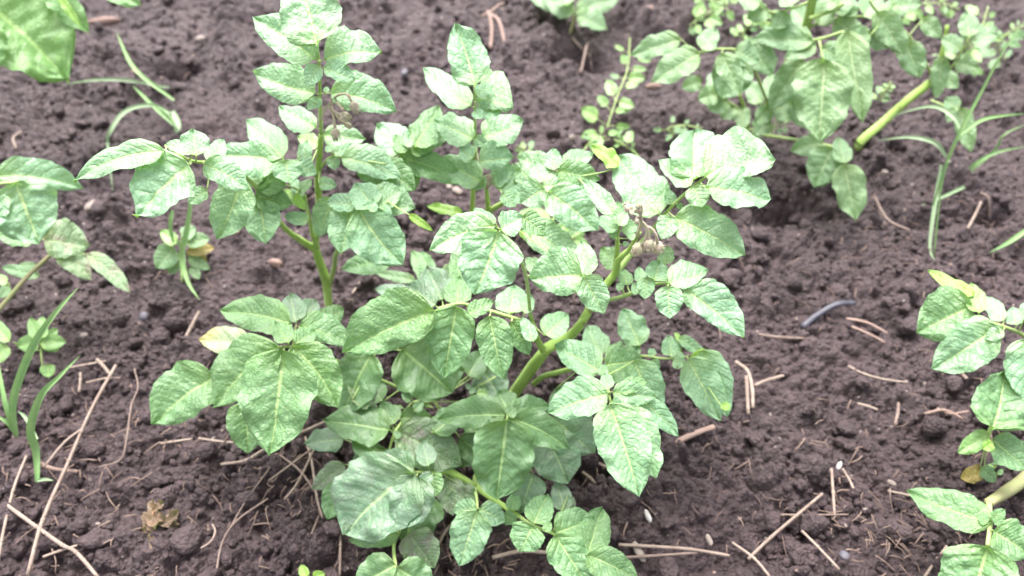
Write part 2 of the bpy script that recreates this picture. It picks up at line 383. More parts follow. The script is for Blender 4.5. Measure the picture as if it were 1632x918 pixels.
# ---------------------------------------------------------------- leaflets
PU = np.array([0, .015, .04, .09, .16, .25, .35, .45, .55, .65, .75, .83, .89, .94, .975, 1.0])
PF = np.array([.02, .24, .46, .70, .87, .965, .995, .97, .915, .82, .68, .50, .31, .155, .075, 0.0])
_uu = np.linspace(0, 1, 400); _pf = np.interp(_uu, PU, PF)
for _ in range(3):
    _k = np.hanning(15); _k /= _k.sum(); _in = np.convolve(np.pad(_pf, 7, mode='edge'), _k, 'valid'); _pf = np.where((_uu > .05) & (_uu < .97), _in, _pf)
_pr = np.interp(_uu, [0, .015, .04, .09, .16, .25, .35, .45, .55, .65, .75, .83, .89, .93, .955, .975, 1], [.02, .26, .50, .74, .90, .98, 1, .995, .98, .935, .86, .75, .60, .44, .28, .13, 0])
def profile(u, bl=.4): return np.interp(u, _uu, _pf*(1-bl) + _pr*bl)
# reversed pairs etc. are avoided: one builder for every leaflet
def leaflet(parent, org, b, t, w, zb, tone='n', dr=.25, rl=0.0, asym=0.0, bend=0.0, fold=.42, arch=.30, rip=.15, k=.65, name='leaflet', q=1.0, label=None, back=False, res=None, blunt=.25):
    bx, by = b; tx, ty = t; L = math.hypot(tx-bx, ty-by)
    P0 = at(bx, by, zb); to = (CAMP-P0).normalized()
    P1 = at(tx, ty, zb); dh = (P1-P0); dh.z = 0; dh.normalize()
    side = Vector((0, 0, 1)).cross(dh)
    n = (Vector((0, 0, 1)) + to*k).normalized() + dh*dr + side*rl + Vector((random.uniform(-.2, .2), random.uniform(-.2, .2), 0))
    n.normalize()
    for _ in range(20):
        if n.dot(to) > .5: break
        n = (n + to*.15).normalized()
    big = max(L, w)
    nu = res or int(min(52, max(10, big*.42))); nv = int(min(13, max(3, w*.13)))
    us = np.linspace(0, 1, nu+1); vs_ = np.linspace(-1, 1, 2*nv+1)
    U, Vv = np.meshgrid(us, vs_, indexing='ij')
    s1, s2, s3 = [random.uniform(0, 50) for _ in range(3)]
    Tx, Ty = (tx-bx)/L, (ty-by)/L; Nx, Ny = -Ty, Tx          # image normal (right of travel, y down)
    # midrib
    off = bend*4*us*(1-us)*L*.25
    mx = bx + Tx*us*L + Nx*off; my = by + Ty*us*L + Ny*off
    f = profile(us, blunt)
    wav = 1 + .022*np.sin(us*19+s1) + .022*np.sin(us*33+s2) + .012*np.sin(us*61+s3)
    wav2 = 1 + .022*np.sin(us*17+s2) + .022*np.sin(us*31+s3) + .012*np.sin(us*57+s1)
    hw = np.where(Vv > 0, (f*wav*(1+asym))[:, None], (f*wav2*(1-asym))[:, None])*w/2
    A = np.abs(Vv)
    fwd = .05*L*(A**1.6)*np.sin(np.pi*np.clip(U*1.1, 0, 1))   # margins sweep forward
    IX = mx[:, None] + Nx*Vv*hw - Tx*fwd*.3; IY = my[:, None] + Ny*Vv*hw - Ty*fwd*.3
    dx = (IX-PW/2)/FPX; dy = (PH/2-IY)/FPX
    D = np.stack([dx, cp + sp*dy, -sp + cp*dy], -1)
    nn = np.array(n); num = float(np.array(P0-CAMP)@nn)
    tt = num/(D@nn); P = np.array(CAMP) + D*tt[..., None]
    m = dpx(P0); Lr = L*m; Wr = w*m*.5
    # relief
    h = fold*Wr*(A**1.3 - .55*A**3) + Wr*.10*A*Vv*math.sin(s1)
    h += -arch*Lr*.45*(np.clip(U-.35, 0, 1)**2) - arch*Lr*.25*(np.clip(.2-U, 0, 1)**2)
    h += rip*Wr*(A**2)*(np.sin(U*11+s1+np.sign(Vv)*s2)*.8 + np.sin(U*19+s3*np.sign(Vv))*.45)*np.clip(U*4, 0, 1)*np.clip((1.05-U)*4, 0, 1)
    if nu > 22:
        ph = (U - .26*A**1.25)*6.0 + np.sign(Vv)*.22
        dv = np.minimum(np.abs(ph-np.round(ph))*3.2, 1)
        h += q*.035*Wr*np.sin(dv*np.pi/2)*np.clip(A*5, 0, 1)*np.clip((1-A)*3, 0, 1)
        h += q*.10*Wr*(vnoise(U*9+s1, Vv*4+s2, 9)-.5) + q*.05*Wr*(vnoise(U*19+s1, Vv*9+s2, 5)-.5)
    ctr = np.minimum(1, A*12); h -= .02*Wr*(1-ctr)
    P = P + nn*h[..., None] - np.array(org)
    R, Cc = U.shape; idx = np.arange(R*Cc).reshape(R, Cc)
    Fq = np.stack([idx[:-1, :-1], idx[:-1, 1:], idx[1:, 1:], idx[1:, :-1]], -1).reshape(-1, 4)
    Vf = P.reshape(-1, 3)
    # face normal must agree with n
    c0 = R//2; e1 = P[c0+1, nv]-P[c0, nv]; e2 = P[c0, nv+1]-P[c0, nv]
    if (np.cross(e2, e1)@nn > 0) == back: Fq = Fq[:, ::-1]
    uv = np.stack([U.ravel(), (Vv.ravel()+1)/2], 1)
    o = link(name, mesh_np(name, Vf, Fq, True, uv), M[tone], parent)
    if label: o['label'] = label
    return o

def near_on(path, x, y):
    best = None
    for i in range(len(path)-1):
        a, b = path[i], path[i+1]; vx, vy = b[0]-a[0], b[1]-a[1]; l2 = vx*vx+vy*vy or 1
        t = max(0, min(1, ((x-a[0])*vx+(y-a[1])*vy)/l2)); qx, qy = a[0]+vx*t, a[1]+vy*t; d = math.hypot(x-qx, y-qy)
        if best is None or d < best[0]: best = (d, qx, qy, a[2]+(b[2]-a[2])*t)
    return best
class Plant:
    def __init__(s, name, label, base, cat='plant', group=None, z0=None):
        s.g = gp(*base); s.root = thing(name, label, cat, s.g, group); s.k = .65
    def stem(s, path, R, name='stem', mat='stem', ground=False, sides=12):
        P = [at(*p) for p in path]
        if ground: P[0] = gp(path[0][0], path[0][1], .001); P = [Vector((P[0].x, P[0].y, ground_z(P[0].x, P[0].y)-.02))] + P
        mb = MB(); tube(mb, P, [r*.001 for r in R], sides, 7, .02); return mb.build(name, M[mat], s.root, s.g)
    def leaf(s, rachis, lfs, tone='n', r=(1.8, .9), dr=.25, z=0.0, mat='petiole', k=None, label=None):
        """rachis: photo px + height; lfs: (bx,by,tx,ty,w[,opts])"""
        k = s.k if k is None else k
        rc = [(a[0], a[1], a[2]+z) for a in rachis]
        mb = MB(); tube(mb, [at(a[0], a[1], a[2]-.0015) for a in rc], [q*.001 for q in r], 7, 6, .03)
        o = mb.build('leaf', M[mat], s.root, s.g)
        if label: o['label'] = label
        pm = MB()
        for i, l in enumerate(lfs):
            op = dict(l[5]) if len(l) > 5 else {}
            dz = op.pop('dz', 0.0) + i*.0032
            d, qx, qy, zz = near_on(rc, l[0], l[1])
            op.setdefault('tone', tone); op.setdefault('dr', dr); op.setdefault('k', k)
            leaflet(o, s.g, (l[0], l[1]), (l[2], l[3]), l[4], zz+dz, **op)
            if d > 2.5:
                A = at(qx, qy, zz-.0015); B = at(l[0], l[1], zz+dz-.0005); m_ = (A+B)/2 - Vector((0, 0, .001))
                tube(pm, [A, m_, B], [.0009, .0007], 5, 3)
        if pm.v:
            # petiolules belong to the rachis mesh
            me = o.data; base = len(me.vertices)
            V = [tuple(v.co) for v in me.vertices] + [(v[0]-s.g.x, v[1]-s.g.y, v[2]-s.g.z) for v in pm.v]
            Fc = [tuple(p.vertices) for p in me.polygons] + [tuple(i+base for i in f) for f in pm.f]
            n2 = bpy.data.meshes.new('leaf'); n2.from_pydata(V, [], Fc); n2.polygons.foreach_set('use_smooth', [True]*len(n2.polygons)); n2.update()
            n2.materials.append(M[mat]); o.data = n2
        return o
    def buds(s, stalk, buds, r=.9):
        """stalk: px path; buds: (path from stalk, size_mm)"""
        mb = MB(); tube(mb, [at(*p) for p in stalk], [r*.001*1.3, r*.001], 8, 6, .06); o = mb.build('flower_cluster', M['pedicel'], s.root, s.g)
        for path, sz in buds:
            mb = MB(); P = [at(*p) for p in path]; S = tube(mb, P, [.0015, .0013, .0020], 7, 6, .08); pd = mb.build('pedicel', M['pedicel'], o, s.g)
            ax = (S[-1]-S[-3]).normalized(); bud_mesh(S[-1]-ax*.0005, ax, sz*.00135, o, s.g)
def bud_mesh(p, ax, L, parent, org):
    a = ax.cross(Vector((.2, .9, .3))).normalized(); b = ax.cross(a); mb = MB()
    prof = [(0, .11), (.06, .22), (.18, .32), (.34, .36), (.5, .33), (.66, .26), (.8, .18), (.92, .11), (1.0, .04)]
    sides = 20; V = []; Fc = []
    for i, (t, r) in enumerate(prof):
        for j in range(sides):
            an = 2*math.pi*j/sides; rr = r*L*(1 + .11*math.cos(5*an)*(t > .05))
            V.append(p + ax*t*L + (a*math.cos(an) + b*math.sin(an))*rr)
    for i in range(len(prof)-1):
        for j in range(sides): Fc.append((i*sides+j, i*sides+(j+1) % sides, (i+1)*sides+(j+1) % sides, (i+1)*sides+j))
    Fc.append(tuple(range(sides-1, -1, -1))); Fc.append(tuple((len(prof)-1)*sides+j for j in range(sides)))
    mb.add(V, Fc)
    # calyx points that open a little past the tip
    for q in range(5):
        an = 2*math.pi*q/5 + .3; d = a*math.cos(an)+b*math.sin(an); s_ = ax.cross(d)
        q0 = p + ax*L*.62 + d*L*.33; q1 = p + ax*L*1.12 + d*L*.16
        mb.add([q0+s_*L*.12, q0-s_*L*.12, q1, q0+d*L*.03+ax*L*.2], [(0, 1, 3), (1, 2, 3), (2, 0, 3), (0, 2, 1)])
    # short hairs
    for _ in range(150):
        t = random.uniform(.03, .95); r = np.interp(t, [c[0] for c in prof], [c[1] for c in prof])*L*1.03
        an = random.uniform(0, 6.283); d = a*math.cos(an)+b*math.sin(an); s_ = ax.cross(d)*L*.012
        q0 = p + ax*t*L + d*r; q1 = q0 + (d + ax*random.uniform(-.3, .5))*L*random.uniform(.09, .18)
        mb.add([q0+s_, q0-s_, q1], [(0, 1, 2)])
    mb.build('flower_bud', M['bud'], parent, org)

# ---------------------------------------------------------------- potato plants
def hz(y, Y): return CAM_H - Y*math.tan(PITCH + math.atan((y-PH/2)/FPX))
A_ = lambda y, d=0: hz(y, .729+d)
B_ = lambda y, d=0: hz(y, .752+d)
C_ = lambda y, d=0: hz(y, .563+d)
ROW = 'potato plants of the nearest row'

# ---- left tall plant
pa = Plant('potato_plant', 'tall upright potato plant left of centre with hairy buds beside its slender stem', (525, 485))
pa.stem([(525, 487, 0), (520, 450, A_(450)), (505, 405, A_(405)), (503, 385, A_(385)), (508, 330, A_(330)), (506, 290, A_(290)), (509, 250, A_(250)), (512, 215, A_(215))], [6.2, 6, 6.4, 5.2, 4.6, 4.2, 3.8, 3.2], ground=True)
pa.stem([(503, 398, A_(398)), (480, 383, A_(383, -.01)), (455, 365, A_(365, -.02)), (430, 335, A_(330, -.04))], [5.2, 4.4, 3.4, 2.2], name='branch')
pa.stem([(507, 395, A_(395)), (499, 380, A_(380, -.01)), (492, 345, A_(345, -.02)), (486, 312, A_(312, -.03))], [3, 2.6, 2.4, 1.8], name='branch')
pa.stem([(525, 455, A_(455)), (533, 425, A_(425, -.01)), (538, 400, A_(400, -.03)), (575, 345, A_(345, -.07))], [3.6, 3.2, 3, 2.2], name='branch')
top = [(512, 215, A_(215)), (510, 160, A_(160)), (509, 110, A_(110, .0)), (505, 72, A_(72, .0))]
pa.leaf(top, [
    (500, 87, 492, 76, 14), (516, 215, 583, 221, 42, dict(dz=-.015, asym=.15)),
    (505, 204, 444, 169, 42, dict(asym=-.25)), (504, 149, 403, 114, 60, dict(asym=.1, bend=-.15)), (528, 148, 632, 177, 62, dict(asym=-.2, bend=-.2)),
    (519, 148, 521, 138, 10), (507, 155, 500, 174, 20),
    (505, 97, 403, 26, 64, dict(asym=0, bend=.1)), (517, 95, 608, 82, 64, dict(asym=-.2, bend=-.25)),
    (505, 74, 474, -36, 100, dict(dr=-.1, bend=.1)), (507, 104, 488, 139, 30), (516, 108, 566, 127, 32, dict(asym=-.2)), (500, 163, 490, 175, 13)],
    r=(2.8, 1.6), mat='petiole', dr=.1)
pa.buds([(512, 190, A_(190)), (519, 172, A_(172, -.01)), (526, 165, A_(165, -.02))], [
    ([(526, 165, A_(165, -.02)), (538, 152, A_(152, -.03)), (553, 151, A_(151, -.035)), (561, 163, A_(163, -.04))], 10.5),
    ([(526, 167, A_(167, -.02)), (535, 162, A_(162, -.03)), (544, 172, A_(172, -.04))], 4),
    ([(526, 170, A_(170, -.02)), (533, 178, A_(178, -.03)), (545, 184, A_(184, -.04))], 11),
    ([(525, 170, A_(170, -.02)), (531, 185, A_(185, -.03)), (534, 205, A_(205, -.04))], 10.5),
    ([(527, 170, A_(170, -.02)), (540, 190, A_(190, -.03)), (550, 197, A_(197, -.03))], 7)])
pa.leaf([(508, 283, A_(283)), (490, 272, A_(272, -.02)), (455, 256, A_(256, -.04))], [
    (508, 232, 474, 218, 24, dict(tone='w')), (484, 258, 490, 224, 24), (446, 255, 334, 246, 58, dict(asym=-.25, bend=.1)),
    (453, 254, 392, 191, 50, dict(asym=.1)), (455, 256, 463, 294, 50), (468, 258, 505, 278, 30)], r=(2.4, 1.2))
pa.leaf([(509, 270, A_(270)), (525, 252, A_(252, -.02)), (545, 250, A_(250, -.03)), (615, 262, A_(262, -.05))], [
    (612, 262, 661, 304, 46, dict(dz=-.01, tone='d')), (572, 262, 618, 300, 34, dict(dz=-.012, tone='d')), (545, 252, 640, 284, 50, dict(asym=-.15, bend=-.2)), (530, 250, 534, 271, 22), (528, 243, 522, 231, 16),
    (531, 243, 575, 235, 20), (508, 292, 537, 296, 22)], r=(2.2, 1.0))
pa.leaf([(430, 335, A_(335, -.04)), (400, 290, A_(290, -.06)), (350, 262, A_(262, -.08)), (305, 256, A_(256, -.10)), (262, 232, A_(232, -.10))], [
    (330, 303, 300, 324, 26, dict(dz=-.02)), (425, 285, 368, 262, 46, dict(tone='d', dz=-.004)), (412, 305, 455, 268, 52, dict(tone='d')),
    (407, 312, 466, 325, 44, dict(tone='d', dz=-.003)), (414, 320, 424, 389, 62, dict(dr=.5)), (385, 288, 346, 382, 70, dict(dr=.55, bend=-.1)),
    (310, 240, 262, 230, 22), (335, 262, 356, 222, 34), (325, 262, 396, 302, 44, dict(bend=-.2)),
    (300, 262, 198, 264, 22, dict(tone='b', bend=.5, dz=-.004)), (262, 240, 112, 283, 46, dict(asym=-.1, bend=.25, arch=.5, dr=.4)),
    (313, 250, 307, 206, 50), (303, 262, 216, 345, 100, dict(dr=.25, bend=.12, asym=.05))], r=(2.8, 1.4))
pa.leaf([(486, 312, A_(312, -.03)), (470, 300, A_(300, -.03)), (445, 292, A_(292, -.03))], [
    (486, 330, 452, 300, 20, dict(tone='b')), (480, 318, 466, 282, 20), (492, 352, 452, 344, 24, dict(dz=-.01)), (478, 305, 497, 286, 18), (470, 310, 486, 335, 16, dict(tone='b'))], tone='n', r=(1.6, 1))
pa.leaf([(538, 400, A_(400, -.03)), (560, 360, A_(360, -.06)), (585, 335, A_(335, -.09)), (620, 322, A_(322, -.10))], [
    (628, 412, 543, 428, 42, dict(dz=-.05, tone='d')), (530, 315, 506, 378, 42, dict(tone='n', dr=.4)),
    (652, 342, 690, 368, 13, dict(tone='b')), (590, 325, 662, 331, 54, dict(asym=-.3, dz=-.004)), (597, 332, 566, 292, 50), (600, 330, 640, 300, 34, dict(dz=-.006)), (568, 325, 520, 322, 30),
    (560, 332, 543, 405, 66, dict(dr=.4, asym=-.05)), (572, 334, 644, 422, 86, dict(dr=.2, bend=.2)), (590, 338, 596, 318, 20)], r=(2.4, 1.2))

# ---- plant behind
pb = Plant('potato_plant', 'potato plant behind the middle with a narrow upright top above a dense leafy tangle', (752, 440))
pb.stem([(752, 440, .005), (751, 380, B_(380)), (753, 320, B_(320)), (755, 265, B_(265)), (757, 215, B_(215))], [4.6, 4.2, 3.6, 3.0, 2.6], ground=True)
pb.stem([(752, 400, B_(400)), (768, 365, B_(365, -.01)), (777, 338, B_(338, -.02)), (775, 298, B_(298, -.02))], [4.4, 4, 3.6, 2.6], name='branch')
pb.stem([(777, 338, B_(338, -.02)), (805, 322, B_(322, -.03)), (838, 310, B_(310, -.04)), (862, 300, B_(300, -.05))], [3.8, 3.4, 3, 2.2], name='branch')
pb.leaf([(757, 220, B_(220)), (757, 180, B_(180)), (756, 137, B_(137))], [
    (755, 252, 733, 236, 30), (763, 258, 818, 251, 44, dict(asym=-.3)), (756, 222, 692, 191, 50, dict(asym=-.05)), (769, 218, 834, 192, 50, dict(asym=0, bend=.2)),
    (757, 220, 776, 233, 20), (751, 170, 674, 107, 44, dict(asym=0, bend=-.1)), (760, 162, 818, 172, 62, dict(asym=-.55, bend=-.2)),
    (758, 152, 786, 136, 26), (757, 138, 725, 37, 64, dict(dr=-.1, bend=.1, rip=.2)), (759, 177, 802, 175, 28), (757, 176, 768, 190, 20)], r=(2.2, 1.2), dr=.1)
pb.leaf([(754, 300, B_(300)), (700, 268, B_(268, -.01)), (655, 240, B_(240, -.01)), (630, 248, B_(248, -.01))], [
    (640, 255, 661, 304, 44, dict(dz=-.01, tone='d')), (636, 250, 746, 291, 44, dict(bend=-.1, tone='d', rip=.2)), (655, 245, 720, 210, 26, dict(tone='d')),
    (660, 236, 700, 168, 50, dict(tone='d', asym=.15)), (640, 246, 600, 200, 54, dict(asym=.1)), (644, 245, 630, 214, 22, dict(tone='d')), (648, 235, 653, 218, 16)], r=(2, 1.2), tone='n')
pb.leaf([(775, 298, B_(298, -.02)), (777, 285, B_(285, -.03)), (790, 288, B_(288, -.04))], [
    (768, 290, 698, 252, 50, dict(dz=.01)), (762, 288, 772, 300, 30), (790, 300, 830, 270, 36), (785, 295, 815, 262, 30), (800, 308, 822, 330, 26)], r=(1.8, 1))
pb.buds([(776, 300, B_(300, -.02)), (777, 290, B_(290, -.03))], [
    ([(776, 298, B_(298, -.03)), (778, 290, B_(290, -.04)), (779, 284, B_(284, -.05))], 8), ([(776, 302, B_(302, -.03)), (780, 296, B_(296, -.04)), (781, 292, B_(292, -.05))], 7)])
pb.leaf([(838, 310, B_(310, -.04)), (862, 300, B_(300, -.06)), (885, 280, B_(280, -.07)), (920, 282, B_(282, -.08))], [
    (895, 262, 946, 246, 30), (880, 272, 824, 250, 40), (884, 272, 880, 236, 28), (985, 268, 942, 232, 27, dict(tone='b', bend=.1, rip=.3, fold=.9)),
    (888, 272, 957, 286, 44, dict(tone='d')), (850, 290, 818, 262, 40), (866, 292, 852, 258, 34), (864, 296, 940, 300, 46, dict()), (842, 305, 798, 320, 30),
    (868, 300, 829, 323, 50, dict(dr=.35)), (978, 342, 928, 286, 30, dict(bend=.1)), (873, 306, 954, 367, 66, dict(dr=.35, bend=-.1))], r=(2.4, 1.2))
pb.leaf([(777, 338, B_(338, -.02)), (765, 345, B_(345, -.03))], [(738, 341, 679, 327, 17, dict(tone='b', rip=.3, k=.4))], r=(1.5, 1))
pb.leaf([(752, 400, B_(400, .01)), (715, 430, B_(430, -.02)), (690, 452, B_(452, -.03))], [
    (700, 468, 655, 398, 34, dict(tone='d')), (662, 447, 597, 434, 18, dict(tone='v')), (655, 470, 597, 460, 26, dict(tone='g')), (702, 430, 732, 446, 30, dict(tone='v')), (688, 440, 670, 400, 26, dict(tone='d'))], r=(2, 1), tone='d')

# ---- front plant
pc = Plant('potato_plant', 'bushy potato plant in the foreground with thick lime stem and drooping pink buds', (815, 640))
pc.stem([(812, 640, .0), (835, 604, C_(604)), (868, 560, C_(560)), (905, 538, C_(538, .005)), (928, 512, C_(512, .005)), (941, 490, C_(490, .01)), (960, 462, C_(462, .015)), (980, 436, C_(436, .02)), (986, 414, C_(414, .02)), (1004, 396, C_(396, .02)), (1020, 370, C_(370, .02))], [7.6, 7.6, 7.8, 7, 5.6, 5.2, 4.8, 4.4, 3.6, 2.8, 2.0], ground=True, sides=14)
pc.stem([(868, 560, C_(560)), (858, 545, C_(545, -.005)), (850, 520, C_(520, -.01)), (845, 500, C_(500, -.02))], [5, 3.8, 3, 2], name='branch')
pc.stem([(850, 612, .03), (866, 600, .06), (895, 592, .10), (930, 582, .15)], [3.4, 3.6, 3.4, 2.8], name='branch')
pc.stem([(980, 438, C_(438, .02)), (983, 405, C_(405, .03)), (984, 380, C_(380, .03))], [3.2, 2.8, 2.2], name='branch')
pc.leaf([(975, 445, C_(445, .02)), (1010, 400, C_(400, .04)), (1040, 366, C_(366, .05)), (1070, 330, C_(330, .06)), (1100, 302, C_(302, .065)), (1122, 284, C_(284, .07))], [
    (1072, 327, 1063, 301, 20), (1080, 325, 1088, 334, 12), (1052, 343, 986, 248, 74, dict(asym=.0, bend=-.1, blunt=.7)), (1124, 282, 1122, 262, 15),
    (1104, 288, 1108, 207, 74, dict(asym=-.1, rip=.18, blunt=1, rl=-.35, dr=.0)), (1122, 283, 1236, 254, 84, dict(asym=-.35, bend=-.15, rip=.2, blunt=1, dz=.008, rl=.25, dr=-.1)), (1101, 297, 1050, 254, 34),
    (1124, 299, 1229, 317, 66, dict(asym=-.1, bend=-.1, rip=.2, blunt=.9, dz=.020, dr=.55)), (1107, 297, 1119, 331, 40), (1076, 346, 1188, 406, 72, dict(bend=-.05, asym=-.05, blunt=.6)), (1070, 346, 1054, 381, 36)],
    r=(3.6, 1.4), dr=.1, z=0)
pc.leaf([(984, 385, C_(385, .03)), (986, 366, C_(366, .02)), (988, 350, C_(350, .02))], [
    (988, 358, 984, 320, 28, dict(dr=-.2)), (985, 366, 953, 348, 26), (990, 368, 1017, 358, 26), (984, 378, 970, 370, 14), (992, 390, 1003, 388, 9), (985, 360, 1000, 338, 20), (1000, 380, 1012, 372, 16)], r=(1.6, 1))
pc.leaf([(960, 462, C_(462, .015)), (945, 450, C_(450, -.02)), (930, 440, C_(440, -.05))], [
    (838, 366, 926, 428, 54, dict(dz=-.035, bend=-.2, asym=-.1)), (828, 368, 856, 388, 14, dict(tone='b', dz=-.036)), (936, 440, 926, 384, 40), (930, 440, 844, 444, 76, dict(asym=.15, bend=.1)), (930, 440, 963, 500, 48, dict(dr=.45)), (938, 440, 935, 420, 13)], r=(2.4, 1.2))
pc.leaf([(845, 500, C_(500, -.02)), (838, 440, C_(440, -.04)), (820, 395, C_(395, -.06)), (795, 365, C_(365, -.07))], [
    (832, 345, 870, 374, 36, dict(tone='d', dz=-.01)), (790, 356, 754, 331, 16), (862, 436, 838, 410, 26, dict(dz=-.05, tone='v')),
    (797, 366, 832, 345, 42), (788, 360, 684, 398, 66, dict(bend=.25, asym=-.1, dr=.2)), (794, 370, 755, 469, 100, dict(dr=.2, asym=-.05, bend=-.1))], r=(2.4, 1.3))
pc.leaf([(970, 478, C_(478, .01)), (1000, 470, C_(470, -.01)), (1035, 455, C_(455, -.02)), (1068, 452, C_(452, -.03)), (1092, 460, C_(460, -.03))], [
    (1060, 423, 1062, 392, 28, dict(tone='d', dz=-.03)), (984, 426, 958, 395, 34, dict(tone='d', dz=-.03)), (1000, 456, 992, 428, 24, dict(tone='d', dz=-.01)),
    (1022, 452, 1018, 425, 20), (1020, 467, 1008, 452, 20), (992, 462, 983, 452, 14), (1043, 449, 1051, 416, 40), (1030, 442, 1028, 477, 29), (1065, 453, 1129, 430, 46, dict(asym=-.25, bend=.1)), (1089, 461, 1185, 538, 62, dict(asym=-.25, bend=-.15, arch=.15)),
    (1065, 456, 1067, 508, 46, dict(dr=.4))], r=(2.6, 1.2))
pc.buds([(1015, 378, C_(378, .02)), (1020, 362, C_(362, .005)), (1022, 345, C_(345, .0)), (1014, 336, C_(336, .0))], [
    ([(1014, 338, C_(338, 0)), (1010, 335, C_(335, 0)), (1008, 342, C_(342, -.005)), (1004, 336, C_(336, 0))], 9),
    ([(1020, 346, C_(346, 0)), (1022, 340, C_(340, 0)), (1021, 336, C_(336, 0))], 8),
    ([(1020, 350, C_(350, 0)), (1016, 346, C_(346, 0)), (1015, 350, C_(350, -.005))], 5),
    ([(1022, 352, C_(352, 0)), (1030, 365, C_(365, -.005)), (1028, 382, C_(382, -.01)), (1022, 391, C_(391, -.01))], 12.5),
    ([(1022, 352, C_(352, 0)), (1033, 365, C_(365, -.005)), (1034, 382, C_(382, -.01))], 11),
    ([(1024, 360, C_(360, 0)), (1038, 364, C_(364, -.005)), (1046, 376, C_(376, -.01)), (1048, 388, C_(388, -.01))], 12.5)], r=1.4)
# middle group
zc = .20
pc.leaf([(848, 515, C_(515, -.02)), (812, 505, .205), (770, 492, .215), (735, 484, .22), (700, 490, .22)], [
    (735, 466, 726, 392, 32, dict(tone='d', dz=-.02)), (705, 480, 680, 424, 54, dict(tone='g', dz=-.025)), (695, 488, 648, 452, 44, dict(tone='g', dz=-.02)), (728, 487, 732, 440, 44, dict(tone='d', dz=-.015)), (745, 500, 787, 480, 26, dict(tone='d')),
    (812, 502, 820, 455, 52, dict(dz=-.02)), (835, 500, 848, 470, 22), (815, 512, 844, 566, 36, dict(tone='d', dr=.5)), (780, 504, 801, 604, 58, dict(tone='d', dr=.5)),
    (728, 487, 707, 603, 78, dict(tone='d', dr=.5, asym=.05)), (694, 495, 546, 562, 92, dict(tone='d', dr=.4, asym=.2, bend=.1)), (850, 545, 832, 505, 24), (868, 535, 905, 500, 44, dict(dz=-.03))], r=(2.6, 1.4), tone='n')
# left rosette
pc.leaf([(640, 620, .06), (560, 585, .12), (500, 560, .155), (452, 552, .17)], [
    (400, 548, 316, 540, 46, dict(tone='y', dz=-.08)), (345, 600, 242, 676, 84, dict(dz=-.05, asym=.1, bend=.15)), (392, 640, 395, 723, 66, dict(tone='d', dz=-.08)), (510, 516, 548, 492, 34, dict(tone='d')), (480, 515, 505, 478, 38, dict(tone='g')),
    (472, 515, 462, 468, 42, dict(tone='g')), (465, 516, 349, 494, 60, dict(asym=.0, bend=.15, tone='d')), (477, 520, 560, 552, 46, dict(asym=-.3, bend=-.2, tone='d')), (460, 548, 440, 512, 36, dict(tone='d')), (470, 548, 503, 526, 34, dict(tone='d')),
    (466, 552, 538, 650, 74, dict(bend=-.25, dr=.4)), (446, 552, 339, 650, 88, dict(bend=.25, dr=.4, asym=.1)), (452, 558, 428, 726, 124, dict(dr=.35, bend=-.05))], r=(2.4, 1.6), tone='d')
# shaded layer under them
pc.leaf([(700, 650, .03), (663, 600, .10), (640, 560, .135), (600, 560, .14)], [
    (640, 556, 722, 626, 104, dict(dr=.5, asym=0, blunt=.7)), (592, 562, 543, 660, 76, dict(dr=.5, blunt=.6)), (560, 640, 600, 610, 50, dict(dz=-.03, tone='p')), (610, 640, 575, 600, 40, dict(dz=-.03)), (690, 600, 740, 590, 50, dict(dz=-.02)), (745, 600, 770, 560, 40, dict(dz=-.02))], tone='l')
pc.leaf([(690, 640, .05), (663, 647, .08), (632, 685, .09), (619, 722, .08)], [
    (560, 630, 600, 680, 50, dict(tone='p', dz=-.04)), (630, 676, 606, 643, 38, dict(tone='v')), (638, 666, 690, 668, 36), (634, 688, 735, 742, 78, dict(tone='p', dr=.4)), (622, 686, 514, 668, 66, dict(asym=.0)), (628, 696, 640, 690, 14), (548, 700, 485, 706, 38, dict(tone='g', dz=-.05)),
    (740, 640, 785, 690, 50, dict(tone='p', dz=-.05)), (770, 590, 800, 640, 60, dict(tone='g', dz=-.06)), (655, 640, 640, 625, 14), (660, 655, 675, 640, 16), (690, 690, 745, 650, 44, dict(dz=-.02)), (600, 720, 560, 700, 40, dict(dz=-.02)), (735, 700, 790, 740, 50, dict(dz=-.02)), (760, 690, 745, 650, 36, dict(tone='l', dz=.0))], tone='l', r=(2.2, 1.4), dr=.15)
pc.stem([(760, 760, .0), (756, 774, .035), (735, 762, .05), (708, 749, .065), (663, 753, .075)], [4.5, 4.6, 4.8, 4.0, 2.0], name='branch')
pc.stem([(756, 774, .035), (790, 798, .035), (828, 824, .04)], [4.6, 3.4, 2.6], name='branch')
pc.leaf([(700, 752, .068), (663, 753, .08)], [
    (550, 740, 497, 780, 34, dict(tone='p', dz=-.03)), (545, 770, 522, 828, 44, dict(tone='d', dz=-.04)), (615, 715, 560, 765, 56, dict(tone='l', dz=-.03)), (690, 790, 640, 862, 70, dict(tone='l', dz=-.03, dr=.3)), (730, 770, 745, 815, 44, dict(tone='p', dz=-.03)), (716, 760, 722, 822, 46, dict(tone='p', dz=-.03)), (635, 852, 556, 862, 36, dict(tone='d', dz=-.05)),
    (650, 850, 692, 905, 62, dict(tone='p', dz=-.05, dr=.3)), (661, 750, 606, 724, 44, dict(tone='g')), (683, 744, 673, 703, 32, dict(tone='g')), (688, 752, 695, 792, 34, dict(tone='d')), (665, 758, 640, 842, 70, dict(bend=-.1, blunt=.8, dz=-.002)), (663, 753, 548, 852, 130, dict(bend=.2, asym=.05, arch=.4, dr=.3, blunt=1.0)), (690, 755, 660, 775, 20)],
    tone='g', r=(2.4, 1.6))
pc.leaf([(640, 840, .03), (628, 870, .05), (631, 905, .065)], [(632, 900, 566, 935, 66), (632, 905, 690, 940, 66)], tone='l', r=(2, 1.8))
